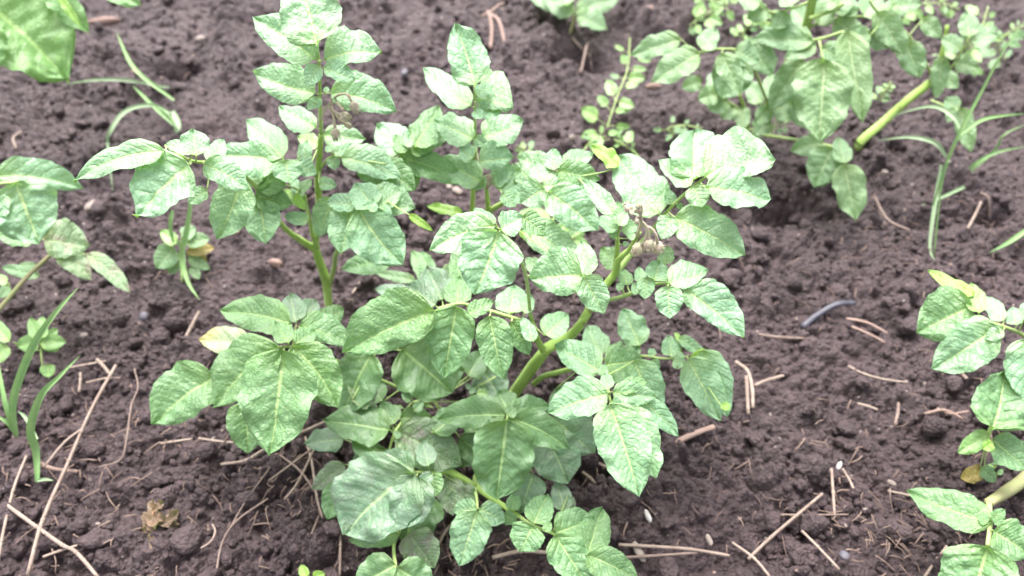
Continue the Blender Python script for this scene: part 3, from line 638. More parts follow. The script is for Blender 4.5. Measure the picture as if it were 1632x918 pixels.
# oval leaf group below stem base
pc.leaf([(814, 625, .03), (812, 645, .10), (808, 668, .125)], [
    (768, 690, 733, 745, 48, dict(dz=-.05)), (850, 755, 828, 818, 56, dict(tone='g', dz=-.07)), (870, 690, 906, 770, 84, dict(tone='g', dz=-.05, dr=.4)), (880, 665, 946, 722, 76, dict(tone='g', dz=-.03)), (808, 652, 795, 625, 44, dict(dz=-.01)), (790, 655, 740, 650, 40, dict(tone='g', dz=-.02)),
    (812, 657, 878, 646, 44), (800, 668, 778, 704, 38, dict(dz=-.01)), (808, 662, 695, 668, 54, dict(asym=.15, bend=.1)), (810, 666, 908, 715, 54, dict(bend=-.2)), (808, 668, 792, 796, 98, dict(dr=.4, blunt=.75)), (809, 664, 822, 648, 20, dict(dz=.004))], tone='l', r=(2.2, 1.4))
# right centre group
pc.leaf([(930, 582, .15), (955, 590, .17), (966, 610, .18), (973, 640, .18)], [
    (885, 620, 940, 690, 60, dict(tone='g', dz=-.07)), (960, 568, 934, 520, 40, dict(dz=-.05)), (1010, 575, 1050, 665, 62, dict(dz=-.02, dr=.3)), (962, 582, 1024, 575, 62, dict(dz=-.015, tone='d')), (1015, 635, 1082, 696, 36, dict(dz=-.01, bend=-.2)),
    (956, 594, 930, 572, 24), (985, 622, 1032, 606, 26, dict(tone='d')), (975, 625, 1046, 632, 40), (958, 592, 884, 550, 52, dict(asym=.1)), (960, 600, 962, 580, 18), (995, 650, 1046, 762, 66, dict(dr=.4)), (970, 628, 872, 658, 66, dict(asym=.1, bend=.1, dr=.3)),
    (970, 622, 963, 595, 24), (972, 644, 1019, 792, 86, dict(dr=.3, bend=-.05)), (974, 640, 991, 645, 17)], r=(2.4, 1.4))
pc.leaf([(945, 575, .09), (1015, 567, .11), (1062, 572, .12), (1096, 568, .125)], [
    (1020, 552, 993, 491, 48, dict(rip=.25, dz=.01, k=1.2)), (1012, 570, 1000, 543, 18), (1016, 566, 1012, 548, 14), (1040, 572, 1050, 590, 16), (1042, 568, 1035, 555, 14), (1070, 570, 1066, 534, 32), (1085, 545, 1075, 529, 9, dict(tone='b')), (1082, 538, 1125, 566, 20, dict(tone='n')),
    (1128, 560, 1100, 570, 16, dict(tone='b')), (1120, 558, 1160, 665, 58, dict(dr=.4)), (1155, 655, 1158, 640, 16, dict(tone='b')), (1072, 572, 1092, 580, 28), (1096, 571, 1150, 671, 62, dict(dr=.4, rip=.2))], r=(2, 1.2))
# bottom cluster
pc.leaf([(828, 824, .045), (850, 838, .055), (884, 852, .06), (932, 884, .065)], [
    (900, 815, 888, 765, 34, dict(tone='g', dz=-.02)), (905, 790, 915, 815, 16, dict(tone='p', dz=-.02)), (815, 815, 822, 785, 24), (800, 822, 824, 830, 24), (884, 850, 948, 826, 56, dict(dz=-.005)), (935, 888, 960, 808, 56, dict(tone='d', dz=-.01)), (885, 853, 938, 935, 64), (935, 884, 1018, 925, 54, dict(bend=-.1)),
    (850, 836, 872, 788, 46), (868, 848, 878, 832, 15), (850, 838, 828, 880, 56, dict())], tone='d', r=(2.4, 1.6))
pc.leaf([(756, 776, .04), (760, 795, .055), (761, 812, .06)], [
    (761, 810, 721, 815, 28, dict(asym=.3)), (764, 810, 805, 832, 40), (761, 813, 732, 902, 64, dict(dr=.35))], tone='n', r=(2, 1.4))

# ---------------------------------------------------------------- potato plant at the back right
D_ = lambda y, d=0: hz(y, 1.14+d)
pd_ = Plant('potato_plant', 'out of focus potato plant at the back right with one large hanging leaflet', (1372, 225)); pd_.k = .9
pd_.stem([(1372, 226, 0), (1410, 193, D_(193, .01)), (1450, 158, D_(158, .02)), (1483, 130, D_(130, .03)), (1500, 90, D_(90, .04)), (1510, 40, D_(40, .06))], [8, 8, 7.5, 7, 4.5, 3], ground=True)
pd_.stem([(1205, 209, 0), (1218, 180, D_(180, .03)), (1232, 145, D_(145, .02)), (1262, 90, D_(90, .02)), (1285, 40, D_(40, .02)), (1298, -20, D_(-20, .02))], [7, 6.5, 5, 6, 8, 7], ground=True)
pd_.stem([(1192, 205, 0.0), (1188, 180, D_(180, .04)), (1178, 150, D_(150, .03))], [4, 3.6, 3], name='branch')
pd_.leaf([(1290, 30, D_(30, .0)), (1330, 15, D_(15)), (1345, 5, D_(5, 0))], [(1325, 20, 1360, -20, 40, dict()), (1335, 10, 1300, -15, 34)], tone='v', r=(4, 3))
pd_.leaf([(1262, 90, D_(90)), (1280, 70, D_(70, -.03)), (1315, 60, D_(60, -.05)), (1345, 50, D_(50, -.06))], [
    (1300, 72, 1250, 92, 30), (1279, 97, 1226, 175, 48, dict(dr=.3, dz=-.01)), (1296, 66, 1199, 60, 44, dict(asym=.15)), (1350, 50, 1376, 195, 58, dict(dr=.4, rip=.15)), (1310, 75, 1345, 100, 40, dict(dz=-.01)),
    (1314, 97, 1306, 228, 96, dict(dr=.4, dz=.005))], tone='v', r=(3, 2))
pd_.leaf([(1222, 160, D_(160, 0)), (1190, 90, D_(90, -.04)), (1150, 78, D_(78, -.05)), (1112, 85, D_(85, -.05))], [
    (1118, 130, 1086, 140, 26, dict(dz=-.08)), (1195, 75, 1232, 118, 54), (1180, 95, 1148, 158, 66, dict(dr=.3)), (1170, 80, 1210, 98, 44), (1085, 62, 1004, 88, 40, dict(rip=.2)), (1118, 80, 1143, 46, 34, dict()), (1115, 85, 1037, 131, 50, dict()), (1150, 85, 1180, 150, 40)], tone='v', r=(3, 1.8))
pd_.leaf([(1488, 125, D_(125, .03)), (1450, 60, D_(60, .0)), (1400, 20, D_(20, -.02)), (1385, 0, D_(0, -.02))], [
    (1385, 50, 1415, 78, 40, dict(dz=-.04)), (1398, 20, 1442, 86, 46, dict(dr=.3)), (1388, 55, 1355, 60, 30), (1443, 68, 1466, 124, 46), (1420, 10, 1470, 5, 30), (1470, 30, 1500, 60, 30)], tone='v', r=(3, 1.8))
pd_.leaf([(1483, 130, D_(130, .03)), (1503, 95, D_(95, -.0))], [(1502, 90, 1492, 158, 30, dict(dr=.4))], tone='v', r=(2.4, 1.6))
pd_.leaf([(1483, 160, .12), (1515, 172, .12), (1530, 175, .12)], [(1530, 172, 1548, 243, 34, dict(dr=.3)), (1528, 176, 1505, 158, 28), (1520, 172, 1510, 195, 18)], tone='v', r=(2, 1.5))
pd_.leaf([(1215, 215, .02), (1250, 220, .04), (1300, 228, .06), (1330, 236, .07), (1347, 260, .07)], [
    (1240, 165, 1258, 195, 36, dict(dz=.02)), (1230, 195, 1200, 215, 30), (1312, 226, 1260, 240, 34), (1347, 262, 1334, 218, 32), (1326, 236, 1297, 299, 56, dict(dr=.3)), (1346, 262, 1364, 352, 56, dict(dr=.35))], tone='v', r=(3, 1.8))

pd_.leaf([(1262, 90, D_(90, 0)), (1290, 45, D_(45, .02)), (1330, 30, D_(30, .03)), (1400, 25, D_(25, .04))], [
    (1265, 60, 1240, 30, 34), (1290, 45, 1262, 10, 34), (1305, 42, 1320, -5, 40), (1330, 32, 1372, 62, 44), (1345, 30, 1352, -12, 40), (1375, 28, 1405, -14, 40), (1390, 26, 1432, 52, 40), (1400, 25, 1450, 12, 36)], tone='v', r=(3, 1.8))
pd_.leaf([(1218, 180, D_(180, .03)), (1235, 165, D_(165, .01)), (1262, 150, D_(150, -.01))], [
    (1215, 165, 1192, 130, 34), (1228, 172, 1205, 195, 30), (1240, 160, 1225, 118, 40), (1250, 155, 1282, 175, 38), (1262, 150, 1300, 128, 42), (1262, 152, 1285, 205, 40, dict(dz=-.01))], tone='v', r=(2.6, 1.6))
pd_.leaf([(1188, 180, D_(180, .04)), (1165, 165, D_(165, .02)), (1140, 150, D_(150, .01))], [
    (1170, 168, 1150, 190, 32), (1160, 160, 1128, 175, 36), (1142, 150, 1112, 158, 34), (1145, 148, 1140, 112, 36), (1180, 172, 1186, 205, 26)], tone='v', r=(2.4, 1.6))
pd_.leaf([(1483, 130, D_(130, .03)), (1515, 110, D_(110, .0)), (1545, 60, D_(60, 0))], [
    (1500, 118, 1528, 140, 30), (1520, 100, 1560, 108, 32), (1532, 80, 1500, 60, 32), (1545, 62, 1590, 55, 36), (1545, 60, 1540, 18, 34)], tone='v', r=(2.4, 1.6))
pd_.leaf([(1298, 0, D_(0, .02)), (1240, 20, D_(20, .0)), (1210, 10, D_(10, -.01))], [(1250, 18, 1236, 48, 34), (1225, 15, 1190, 30, 34), (1212, 8, 1175, -8, 36), (1262, 12, 1250, -18, 34)], tone='v', r=(2.4, 1.6))
# ---------------------------------------------------------------- right edge plant
E_ = .14
pe = Plant('potato_plant', 'potato plant at the right edge with glossy leaves and a brownish thick stem', (1640, 765))
pe.stem([(1660, 735, 0), (1632, 765, .03), (1602, 786, .06), (1576, 802, .09)], [7, 7.5, 7, 5], mat='oldstem', ground=True)
pe.stem([(1668, 720, 0), (1665, 640, .09), (1650, 560, .16)], [6, 5.5, 4], ground=True)
pe.leaf([(1576, 802, .09), (1578, 835, .10), (1574, 870, .105)], [
    (1580, 834, 1445, 780, 60, dict(asym=0, bend=-.1)), (1574, 835, 1560, 820, 18), (1582, 845, 1645, 885, 66), (1580, 830, 1602, 812, 22), (1574, 872, 1540, 985, 130, dict(dr=.3)), (1585, 820, 1600, 840, 22)], tone='d', r=(3, 2))
pe.leaf([(1640, 590, .13), (1610, 640, .135), (1580, 682, .13), (1575, 695, .125)], [
    (1562, 745, 1588, 768, 24, dict(dz=-.05)), (1568, 752, 1530, 762, 28, dict(tone='Y', dz=-.06, rip=.3)), (1580, 700, 1640, 748, 54, dict(dz=-.01, dr=.3)), (1576, 692, 1526, 722, 32, dict(tone='w')), (1582, 706, 1566, 716, 20, dict(tone='b')),
    (1580, 686, 1600, 592, 112, dict(asym=.1, bend=.2, dr=0))], tone='d', r=(3, 2))
pe.leaf([(1650, 560, .16), (1632, 535, .18), (1598, 520, .195), (1560, 508, .20), (1540, 492, .20)], [
    (1600, 512, 1562, 470, 30), (1620, 520, 1612, 490, 30), (1553, 470, 1479, 428, 22, dict(tone='b', dz=.01, bend=-.2)), (1548, 488, 1460, 530, 84, dict(tone='d', asym=.1, dr=.35)), (1560, 500, 1548, 450, 34, dict(tone='w')),
    (1588, 520, 1484, 588, 78, dict(dr=.4, bend=-.1)), (1634, 540, 1636, 640, 72, dict(dr=.4)), (1600, 525, 1570, 540, 24), (1632, 510, 1650, 480, 34)], r=(2.6, 1.6))
# ---------------------------------------------------------------- left edge plants
pf = Plant('potato_plant', 'potato plant cut by the left edge with a spotted reddish lower leaf', (-60, 540))
pf.stem([(-60, 560, 0), (0, 492, .035), (45, 440, .07), (88, 400, .10)], [3.8, 3.4, 3.2, 2.6], mat='oldstem', ground=True)
pf.stem([(-70, 540, 0), (-50, 430, .10), (-30, 320, .20)], [6, 5, 4], ground=True)
pf.leaf([(-30, 320, .20), (-10, 296, .215), (30, 290, .22)], [(-20, 350, -60, 380, 60), (-8, 280, 133, 299, 48, dict(asym=-.2, bend=-.2, dr=.35)), (26, 292, 62, 390, 112, dict(dr=.45)), (-5, 300, -30, 380, 70)], r=(3, 2))
pf.leaf([(45, 440, .07), (88, 400, .10), (85, 378, .11)], [
    (55, 383, -8, 372, 34, dict(tone='d')), (92, 402, 146, 446, 38, dict(tone='r', bend=-.3, dr=.3)), (140, 405, 208, 466, 30, dict(tone='r', bend=-.15, dz=-.01, dr=.3)), (70, 382, 142, 392, 60, dict(tone='r', asym=-.1)), (64, 440, 0, 425, 20, dict(tone='v', dz=-.04))], tone='r', r=(2.4, 1.5))
pg = Plant('potato_plant', 'potato plant in the top left corner with one big nodding veined leaf', (-110, 230))
pg.stem([(-110, 240, 0), (-100, 120, .14), (-70, 10, .24)], [7, 6, 4], ground=True)
pg.leaf([(-70, 10, .24), (-40, 0, .25), (40, -40, .27), (76, -40, .27)], [(-15, 40, -20, 125, 60, dict(dr=.4)), (70, -30, 142, 52, 46, dict(dr=.4)), (95, -5, 128, 42, 13, dict(tone='b', dz=.006)), (150, -30, 225, 8, 40, dict(dr=.3)), (-28, 0, 110, 128, 150, dict(dr=.4, asym=-.1, bend=-.1))], tone='G', r=(3, 2))
ph_ = Plant('potato_plant', 'small pale potato plant cut by the top edge between the two tall tops', (905, 60))
ph_.stem([(905, 62, 0), (912, 40, .02), (915, 26, .035)], [3.4, 3.2, 3], ground=True, mat='oldstem')
ph_.leaf([(915, 26, .035), (914, 10, .05)], [(913, 20, 840, -12, 36), (916, 20, 990, -8, 34, dict(asym=.1)), (913, 24, 862, -12, 34), (918, 25, 968, 46, 36, dict(asym=-.2)), (905, 10, 890, -15, 34)], tone='v', r=(2.4, 1.6))

# ---------------------------------------------------------------- grass
def blade(root, org, path, w, mat='grass', fold=.7, name='grass_blade', label=None):
    """path: (px, py, z); w: widest, mm"""
    S = smooth_path([at(*p) for p in path], 7); m = len(S); V = []; Fc = []
    for i, p in enumerate(S):
        t = (S[min(i+1, m-1)]-S[max(i-1, 0)]).normalized(); to = (CAMP-p).normalized()
        s_ = t.cross((Vector((0, 0, 1))*.5+to).normalized()).normalized(); n = s_.cross(t).normalized()
        if n.dot(to) < 0: n = -n
        u = i/(m-1); hw = w*.0005*(.55+.45*min(1, u*4))*(1 if u < .45 else max(.03, 1-((u-.45)/.55)**1.7))
        tw = .25*math.sin(u*5+w)
        for k in (-1, -.5, 0, .5, 1): V.append(p + s_*hw*k + n*(abs(k)*fold*hw + tw*k*hw))
    for i in range(m-1):
        for k in range(4): Fc.append((i*5+k, i*5+k+1, (i+1)*5+k+1, (i+1)*5+k))
    mb = MB(); mb.add(V, Fc); o = mb.build(name, M[mat], root, org)
    if label: o['label'] = label
    return o
def grass(label, base, blades, sheath=None, group=None, cat='grass'):
    g = gp(*base); r = thing('grass_plant', label, cat, g, group)
    for b in blades: blade(r, g, *b)
    if sheath:
        mb = MB(); tube(mb, [at(*p) for p in sheath[0]], [q*.001 for q in sheath[1]], 8, 6); mb.build('sheath', M['grass'], r, g)
    return r
grass('broad-bladed grass seedling on bare soil at the upper left', (280, 212), [
    ([(278, 200, .01), (240, 165, .03), (210, 135, .035)], 7.5, 'grass'), ([(278, 160, .03), (215, 110, .06), (185, 50, .08)], 8, 'grass'),
    ([(270, 140, .02), (200, 128, .045), (150, 128, .045), (98, 135, .02)], 6.5, 'grasslight'),
    ([(272, 180, .02), (240, 168, .03), (200, 178, .04), (176, 210, .03), (172, 232, .01), (180, 306, .004)], 8.5, 'grasslight'), ([(276, 178, .02), (284, 200, .02), (280, 213, .012)], 11, 'grasslight')],
    ([(282, 212, 0), (274, 190, .015), (255, 172, .025)], [3, 2.6, 1.8]))
grass('long grass blades standing at the left edge below the spotted leaf', (28, 695), [
    ([(26, 695, .0), (22, 640, .05), (50, 560, .12), (88, 500, .17), (126, 457, .19)], 9, 'grass'), ([(24, 690, 0), (8, 640, .04), (-6, 560, .07)], 6, 'grass'),
    ([(24, 690, 0), (10, 672, .02), (-12, 660, .03)], 5, 'grass'), ([(60, 768, .0), (58, 720, .02), (50, 685, .05), (66, 632, .10), (95, 600, .12), (128, 566, .13)], 9, 'grass'),
    ([(60, 700, .03), (40, 665, .04), (28, 655, .045)], 4, 'grasslight'), ([(60, 766, .003), (72, 764, .003), (86, 766, .002)], 4, 'grasslight')])
grass('thin tall grass stalk leaning with bent pale blades at the right', (1488, 410), [
    ([(1486, 330, .05), (1508, 262, .12), (1530, 210, .17), (1562, 150, .22), (1600, 80, .28), (1650, 10, .33)], 5, 'grass'),
    ([(1500, 262, .10), (1494, 300, .07), (1486, 350, .04), (1482, 395, .012), (1490, 416, .006)], 6, 'grasslight'),
    ([(1508, 250, .10), (1490, 228, .115), (1450, 219, .11), (1396, 224, .08)], 7, 'grasslight'),
    ([(1535, 212, .15), (1518, 185, .16), (1480, 170, .15), (1410, 188, .11)], 7, 'grasslight'), ([(1530, 215, .15), (1570, 190, .16), (1640, 180, .15)], 6, 'grass')],
    ([(1488, 412, 0), (1500, 300, .09), (1512, 255, .13)], [1.2, 1.3, 1.0]))
grass('slim arching grass blades crossing the soil at the right edge', (1534, 282), [
    ([(1534, 282, .0), (1556, 260, .03), (1590, 243, .05), (1640, 232, .06)], 6, 'grass'), ([(1540, 280, .0), (1585, 240, .04), (1600, 215, .07), (1640, 196, .08)], 4, 'grass')])
grass('short pale bent grass blade lying on soil below the arching blades', (1545, 300), [([(1545, 298, .008), (1535, 299, .012), (1500, 315, .014), (1463, 329, .004)], 6, 'grasslight')])
grass('single wide green blade poking in from the right edge of the picture', (1650, 360), [([(1655, 355, .02), (1632, 370, .02), (1605, 388, .012), (1576, 403, .004)], 8, 'grass')])
grass('blurred upright weed blades with a yellow leaf at their foot', (300, 470), [
    ([(275, 335, .10), (272, 360, .08), (278, 400, .03)], 6, 'grass'), ([(304, 325, .11), (298, 370, .07), (290, 410, .03), (300, 450, .01), (318, 478, .004)], 9, 'grass'),
    ([(276, 380, .05), (290, 395, .03), (296, 420, .02)], 7, 'grasslight')])

# ---------------------------------------------------------------- small broadleaf weeds
def weed(label, base, stems, leaves, tone='w', name='weed_plant', cat='weed', lname='leaf', k=1.0, group=None):
    P = Plant(name, label, base, cat, group)
    for path, R in stems: P.stem(path, R, mat='petiole', sides=6)
    for l in leaves:
        op = dict(l[6]) if len(l) > 6 else {}
        op.setdefault('tone', tone); op.setdefault('k', k)
        leaflet(P.root, P.g, (l[0], l[1]), (l[2], l[3]), l[4], l[5], name=lname, arch=.15, rip=.05, q=.4, **op)
    return P
weed('small leafy weed with an orange dying leaf under the big hanging leaves', (290, 445), [([(290, 450, .0), (288, 400, .03), (290, 375, .05)], [1.6, 1.4, 1.2])], [
    (278, 395, 250, 428, 38, .035, dict(tone='v')), (282, 388, 255, 368, 22, .05), (290, 378, 312, 362, 24, .05, dict(tone='v')), (300, 400, 342, 395, 22, .03, dict(tone='Y')), (300, 395, 330, 418, 22, .025, dict(tone='Y')),
    (295, 385, 335, 380, 26, .045, dict(tone='v')), (300, 410, 335, 430, 18, .02, dict(tone='v')), (285, 420, 268, 436, 18, .015, dict(tone='v')), (305, 425, 318, 445, 18, .01, dict(tone='v'))])
weed('lime green star-leaved weed behind the long blades at the left edge', (68, 590), [([(70, 596, .0), (66, 570, .02), (64, 545, .03)], [1.2, 1.2, 1]), ([(68, 560, .02), (20, 545, .02)], [1, .8])], [
    (64, 545, 106, 545, 26, .035), (62, 545, 28, 552, 28, .036), (60, 540, 48, 506, 22, .04), (66, 540, 68, 504, 22, .04), (66, 548, 95, 558, 18, .03), (75, 540, 92, 524, 16, .03), (76, 580, 78, 602, 26, .01, dict()), (15, 545, -18, 505, 24, .03), (12, 550, -10, 580, 26, .025), (10, 540, -12, 520, 22, .03)])
weed('tiny seedling leaves on the soil beside the left potato stem', (15, 460), [([(15, 465, 0), (14, 450, .01)], [1, .8])], [(12, 452, -8, 440, 16, .01), (14, 455, 0, 475, 18, .01, dict(tone='v')), (30, 425, 60, 422, 12, .02, dict(tone='v'))])
weed('two round lime seed leaves at the very bottom of the picture', (490, 930), [([(495, 935, 0), (492, 918, .012)], [1, .9])], [(488, 920, 480, 900, 17, .013, dict(tone='b')), (498, 920, 518, 914, 17, .013, dict(tone='b'))], name='seedling', cat='seedling', lname='seed_leaf')
def chick(label, pts, n, seed, sizes=(16, 26), zt=.03, tone='w', base=None, spread=20, cat='weed'):
    rr = random.Random(seed); P = Plant('weed_plant', label, base or pts[0][:2], cat)
    P.stem(pts, [1.5, 1.4, 1.1], mat='petiole', sides=6)
    S = smooth_path([Vector(p) for p in pts], 8)
    i = 0
    while i < n:
        f = (i+.5)/n; j = int(f*(len(S)-2)); q = S[j]; d = S[j+1]-S[j]; an0 = math.atan2(d.y, d.x) + rr.uniform(-.5, .5)
        grow = 1 - .45*f
        for sg in (-1, 1):
            an = an0 + sg*rr.uniform(.7, 1.7); L = rr.uniform(*sizes)*grow*rr.uniform(.65, 1.15); g0 = rr.uniform(.15, .6)*L
            bx, by = q.x+math.cos(an)*g0, q.y+math.sin(an)*g0*.8; tx, ty = bx+math.cos(an)*L, by+math.sin(an)*L*.8
            zz = q.z + rr.uniform(-.003, .010)
            mb = MB(); tube(mb, [at(q.x, q.y, q.z), at(bx, by, zz)], [.0007, .0005], 5, 3); mb.build('leaf_stalk', M['petiole'], P.root, P.g)
            leaflet(P.root, P.g, (bx, by), (tx, ty), L*rr.uniform(.42, .72), zz, tone=tone if rr.random() < .7 else rr.choice(['v', 'w', 'd']), k=rr.uniform(.2, 1.0), dr=rr.uniform(-.4, .7), rl=rr.uniform(-.5, .5), name='leaf', arch=.3, rip=.12, q=.4, bend=rr.uniform(-.2, .2))
            i += 1
    return P
chick('chickweed with small oval leaves climbing left of the back right potato plant', [(960, 232, .0), (970, 195, .03), (985, 150, .05), (1000, 110, .055), (1004, 60, .06)], 18, 3, (26, 40), base=(960, 232))
chick('low chickweed runner with pale leaflets under the centre of the rear plants', [(905, 330, .0), (885, 345, .02), (870, 372, .02), (900, 380, .015), (925, 372, .01)], 14, 5, (30, 50), base=(905, 330))
chick('small leafy weed between the rear plants and the top right leaf', [(1020, 250, .0), (985, 225, .015), (950, 218, .02), (930, 240, .02)], 10, 8, (20, 34))
chick('short green weed on soil just above the top right leaf of the front plant', [(1075, 215, .0), (1064, 205, .01), (1090, 200, .02), (1120, 205, .02)], 9, 12, (16, 26), tone='v')
chick('little weed tuft behind the middle plant, left of the pebbles', [(845, 250, 0), (835, 238, .01), (825, 232, .02)], 8, 13, (12, 20))
chick('feathery yellow green weed along the top edge left of the back stems', [(1100, 40, 0), (1130, 20, .03), (1160, 5, .05), (1090, -5, .05)], 22, 15, (18, 34), tone='w')
chick('feathery pale weed patch in front of the back stems near the top', [(1180, 60, 0), (1200, 35, .03), (1240, 40, .04), (1280, 45, .03)], 24, 16, (16, 30), tone='w')
chick('yellow green branching weed at the top right corner', [(1520, 110, 0), (1535, 80, .05), (1560, 55, .08), (1575, 10, .10)], 26, 17, (18, 44), tone='w')
chick('small pale weed to the right of the thick back stem', [(1400, 160, 0), (1410, 145, .02), (1420, 130, .03)], 10, 19, (12, 22))
chick('bushy weed with light leaflets by the right upper edge', [(1600, 95, 0), (1590, 70, .05), (1610, 50, .06), (1635, 40, .06)], 14, 21, (18, 36), tone='v')
chick('lime weed sprig along the top edge right of centre', [(1430, 30, 0), (1450, 10, .04), (1500, 5, .05), (1530, 15, .05)], 16, 23, (18, 38), tone='w')
chick('tiny weed with narrow leaves under the front plant near the yellow leaf', [(1590, 760, 0), (1586, 745, .01), (1590, 735, .02)], 5, 27, (10, 16), tone='d')
chick('low shaded weed at the foot of the back right plant', [(1180, 215, 0), (1200, 205, .01), (1240, 200, .02), (1262, 190, .02)], 12, 29, (18, 32), tone='v')
chick('pale leafy weed under the front plant, just left of its thick stem', [(770, 660, .0), (765, 640, .02), (750, 625, .02), (790, 600, .02)], 12, 31, (20, 34), tone='g')
chick('lime seedlings crowding the shadow below the mid leaves', [(650, 700, 0), (640, 670, .02), (660, 640, .03), (690, 650, .03)], 12, 33, (14, 24), tone='w')

# ---------------------------------------------------------------- straw, twigs and other litter, each its own
def stick(label, pts, r, mat='straw', name='straw_stalk', cat='straw', up=.004, flat=1.0, sides=7, wob=.06):
    P = [gp(p[0], p[1], up + (p[2] if len(p) > 2 else 0)) for p in pts]; org = gp(*pts[0][:2])
    mb = MB(); tube(mb, P, [q*.001 for q in (r if isinstance(r, (list, tuple)) else (r, r*.9))], sides, 5, wob, flat)
    # nodes on the longer stalks
    if name == 'straw_stalk' and len(P) > 2:
        for p in P[1:-1]:
            rr = (r if not isinstance(r, (list, tuple)) else r[0])*.001*1.25
            d = (P[-1]-P[0]).normalized(); tube(mb, [p-d*.0015, p, p+d*.0015], [rr*.8, rr, rr*.8], sides, 2)
    o = mb.build(name, M[mat], None, org); o.location = org
    return tag(o, label, cat)
stick('longest pale straw stalk slanting up the left side towards the big rosette', [(55, 925, .012), (80, 840, .015), (122, 748, .018), (155, 665, .015), (190, 590, .008)], 2.3)
stick('straight straw stalk from bottom left crossing under the longest one', [(18, 812, .012), (70, 850, .014), (110, 878, .012), (130, 888, .01), (162, 925, .006)], 2.2)
stick('thin jointed straw leaning at the left edge beside the crossing stalks', [(2, 925, .008), (12, 870, .01), (30, 790, .01), (48, 733, .006)], 1.8)
stick('short pale straw under the longest stalk near the reddish knot', [(76, 748, .004), (110, 712, .008), (140, 685, .004)], 1.7)
stick('short bright straw bit lying flat left of the rosette tips', [(252, 710), (280, 706), (308, 702)], 1.6)
stick('straw fragment right of the bright bit, pointing to the lowest leaf tip', [(318, 701), (345, 705), (374, 708)], 1.6)
stick('golden dry straw bent below the rosette tip', [(355, 745, .004), (395, 740, .006), (425, 722, .006), (470, 700, .004), (525, 676, .006)], 2.0)
stick('thin straw under the golden one running to the shaded leaves', [(400, 735), (440, 710), (500, 682)], 1.1, 'straw')
stick('pale straw crossing near the very bottom left corner', [(74, 892, .004), (100, 884, .006), (130, 876, .008)], 1.7)
stick('dark weathered stalk hanging upright beneath the large dusty leaf', [(545, 925, .01), (547, 880, .015), (548, 850, .02)], 1.6, 'straw_dark')
stick('grey stalk leaning below the dusty leaf, left of the dark one', [(483, 900, .002), (495, 868, .006), (511, 830, .008)], 1.5, 'straw_dark')
stick('long thin brown root thread curving down the left of the rosette', [(160, 748, .001), (195, 735, .001), (205, 700, .002), (212, 650, .002), (222, 620, .001), (216, 590, .001)], 1.3, 'straw_dark', 'root_thread', 'root')
stick('greyish forked stalk lying between the dead leaf and the dark soil', [(345, 925, .0), (356, 870, .002), (380, 835, .004), (430, 800, .005)], 1.4, 'straw_dark')
stick('second thin grey stalk joining the forked one from above', [(365, 850, .0), (395, 800, .002), (425, 760, .003), (440, 735, .002)], 1.1, 'straw_dark')
stick('curled tan rootlet between the dead leaf and the grey stalk', [(322, 876, .0), (338, 866, .001), (345, 850, .001), (340, 838, .0)], 1.3, 'straw', 'root_thread', 'root')
stick('small bright stick standing at an angle above the left rosette leaf', [(294, 550, .002), (308, 528, .006), (322, 506, .01)], 2.6, 'straw')
stick('blurred straw piece by the grass at left, lower of two', [(115, 590, .002), (140, 586, .003), (172, 580, .003)], 2.0)
stick('pale chip of straw standing between the two blurred pieces', [(158, 578, .004), (168, 588, .003), (178, 600, .001)], 2.4)
stick('light straw flat on soil below the blurred pieces', [(140, 614, .002), (170, 608, .003), (195, 606, .002)], 1.7)
stick('short upright straw stub beside the longest stalk top', [(128, 628, .0), (132, 612, .004), (134, 602, .008)], 2.0)
stick('dark straws heaped under the shaded leaves, longest piece', [(448, 730, .004), (480, 755, .004), (505, 790, .004)], 1.5, 'straw_dark')
stick('rusty straw running along the heap towards the dusty leaf', [(455, 800, .002), (480, 770, .006), (515, 700, .01)], 1.5, 'straw')
stick('straw at the foot of the dusty leaf curving under its edge', [(488, 700, .002), (500, 745, .006), (508, 800, .006), (516, 830, .002)], 1.6, 'straw')
stick('straw crossing the heap left of the small shaded leaflets', [(430, 770, .002), (470, 742, .004), (510, 715, .008)], 1.3, 'straw')
# right side
stick('flat pale wood splinter below the drooping leaflets right of the front plant', [(1070, 713, .003), (1100, 699, .006), (1136, 686, .006)], 4.2, 'chip', 'wood_splinter', 'splinter', flat=.45)
stick('curved tan twig hooked beside the big right hanging leaflet', [(1170, 582, .004), (1188, 598, .007), (1196, 625, .006), (1198, 655, .003)], 2.6, 'straw', 'twig', 'twig')
stick('pale straight twig resting left of the hooked twig', [(1187, 606, .006), (1189, 635, .004), (1191, 664, .002)], 2.6, 'straw', 'twig', 'twig')
stick('light short stick pointing right from the hooked twig', [(1200, 620, .004), (1220, 612, .005), (1246, 604, .004)], 2.5, 'straw', 'twig', 'twig')
stick('reddish brown straw lying level right of the last leaflet tip', [(1208, 536), (1240, 540), (1292, 543)], 2.2, 'straw_dark')
stick('black shiny plastic strip half buried at the right of the front plant', [(1276, 526, .002), (1300, 508, .006), (1330, 492, .007), (1360, 486, .001)], 5.2, 'char', 'plastic_strip', 'plastic strip', flat=.6)
stick('brown wood chip next to the black strip', [(1346, 512, .003), (1378, 520, .005), (1412, 536, .003)], 3.2, 'chip', 'wood_chip', 'wood chip', flat=.5)
stick('second reddish chip under the brown wood chip', [(1355, 524, .002), (1385, 538, .003), (1408, 550, .002)], 2.8, 'chip', 'wood_chip', 'wood chip', flat=.5)
stick('thin grey straw with a bent end below the wood chips', [(1350, 586), (1375, 600, .002), (1410, 610, .003), (1445, 612)], 1.6, 'straw')
stick('straw pointing at the right edge plant just under its light leaf', [(1524, 592, .001), (1530, 600, .003), (1537, 608, .002)], 3.0, 'straw')
stick('pale straw with knob left of the rusty debris patch', [(1364, 648, .003), (1380, 652, .003), (1396, 657, .002)], 2.0, 'straw')
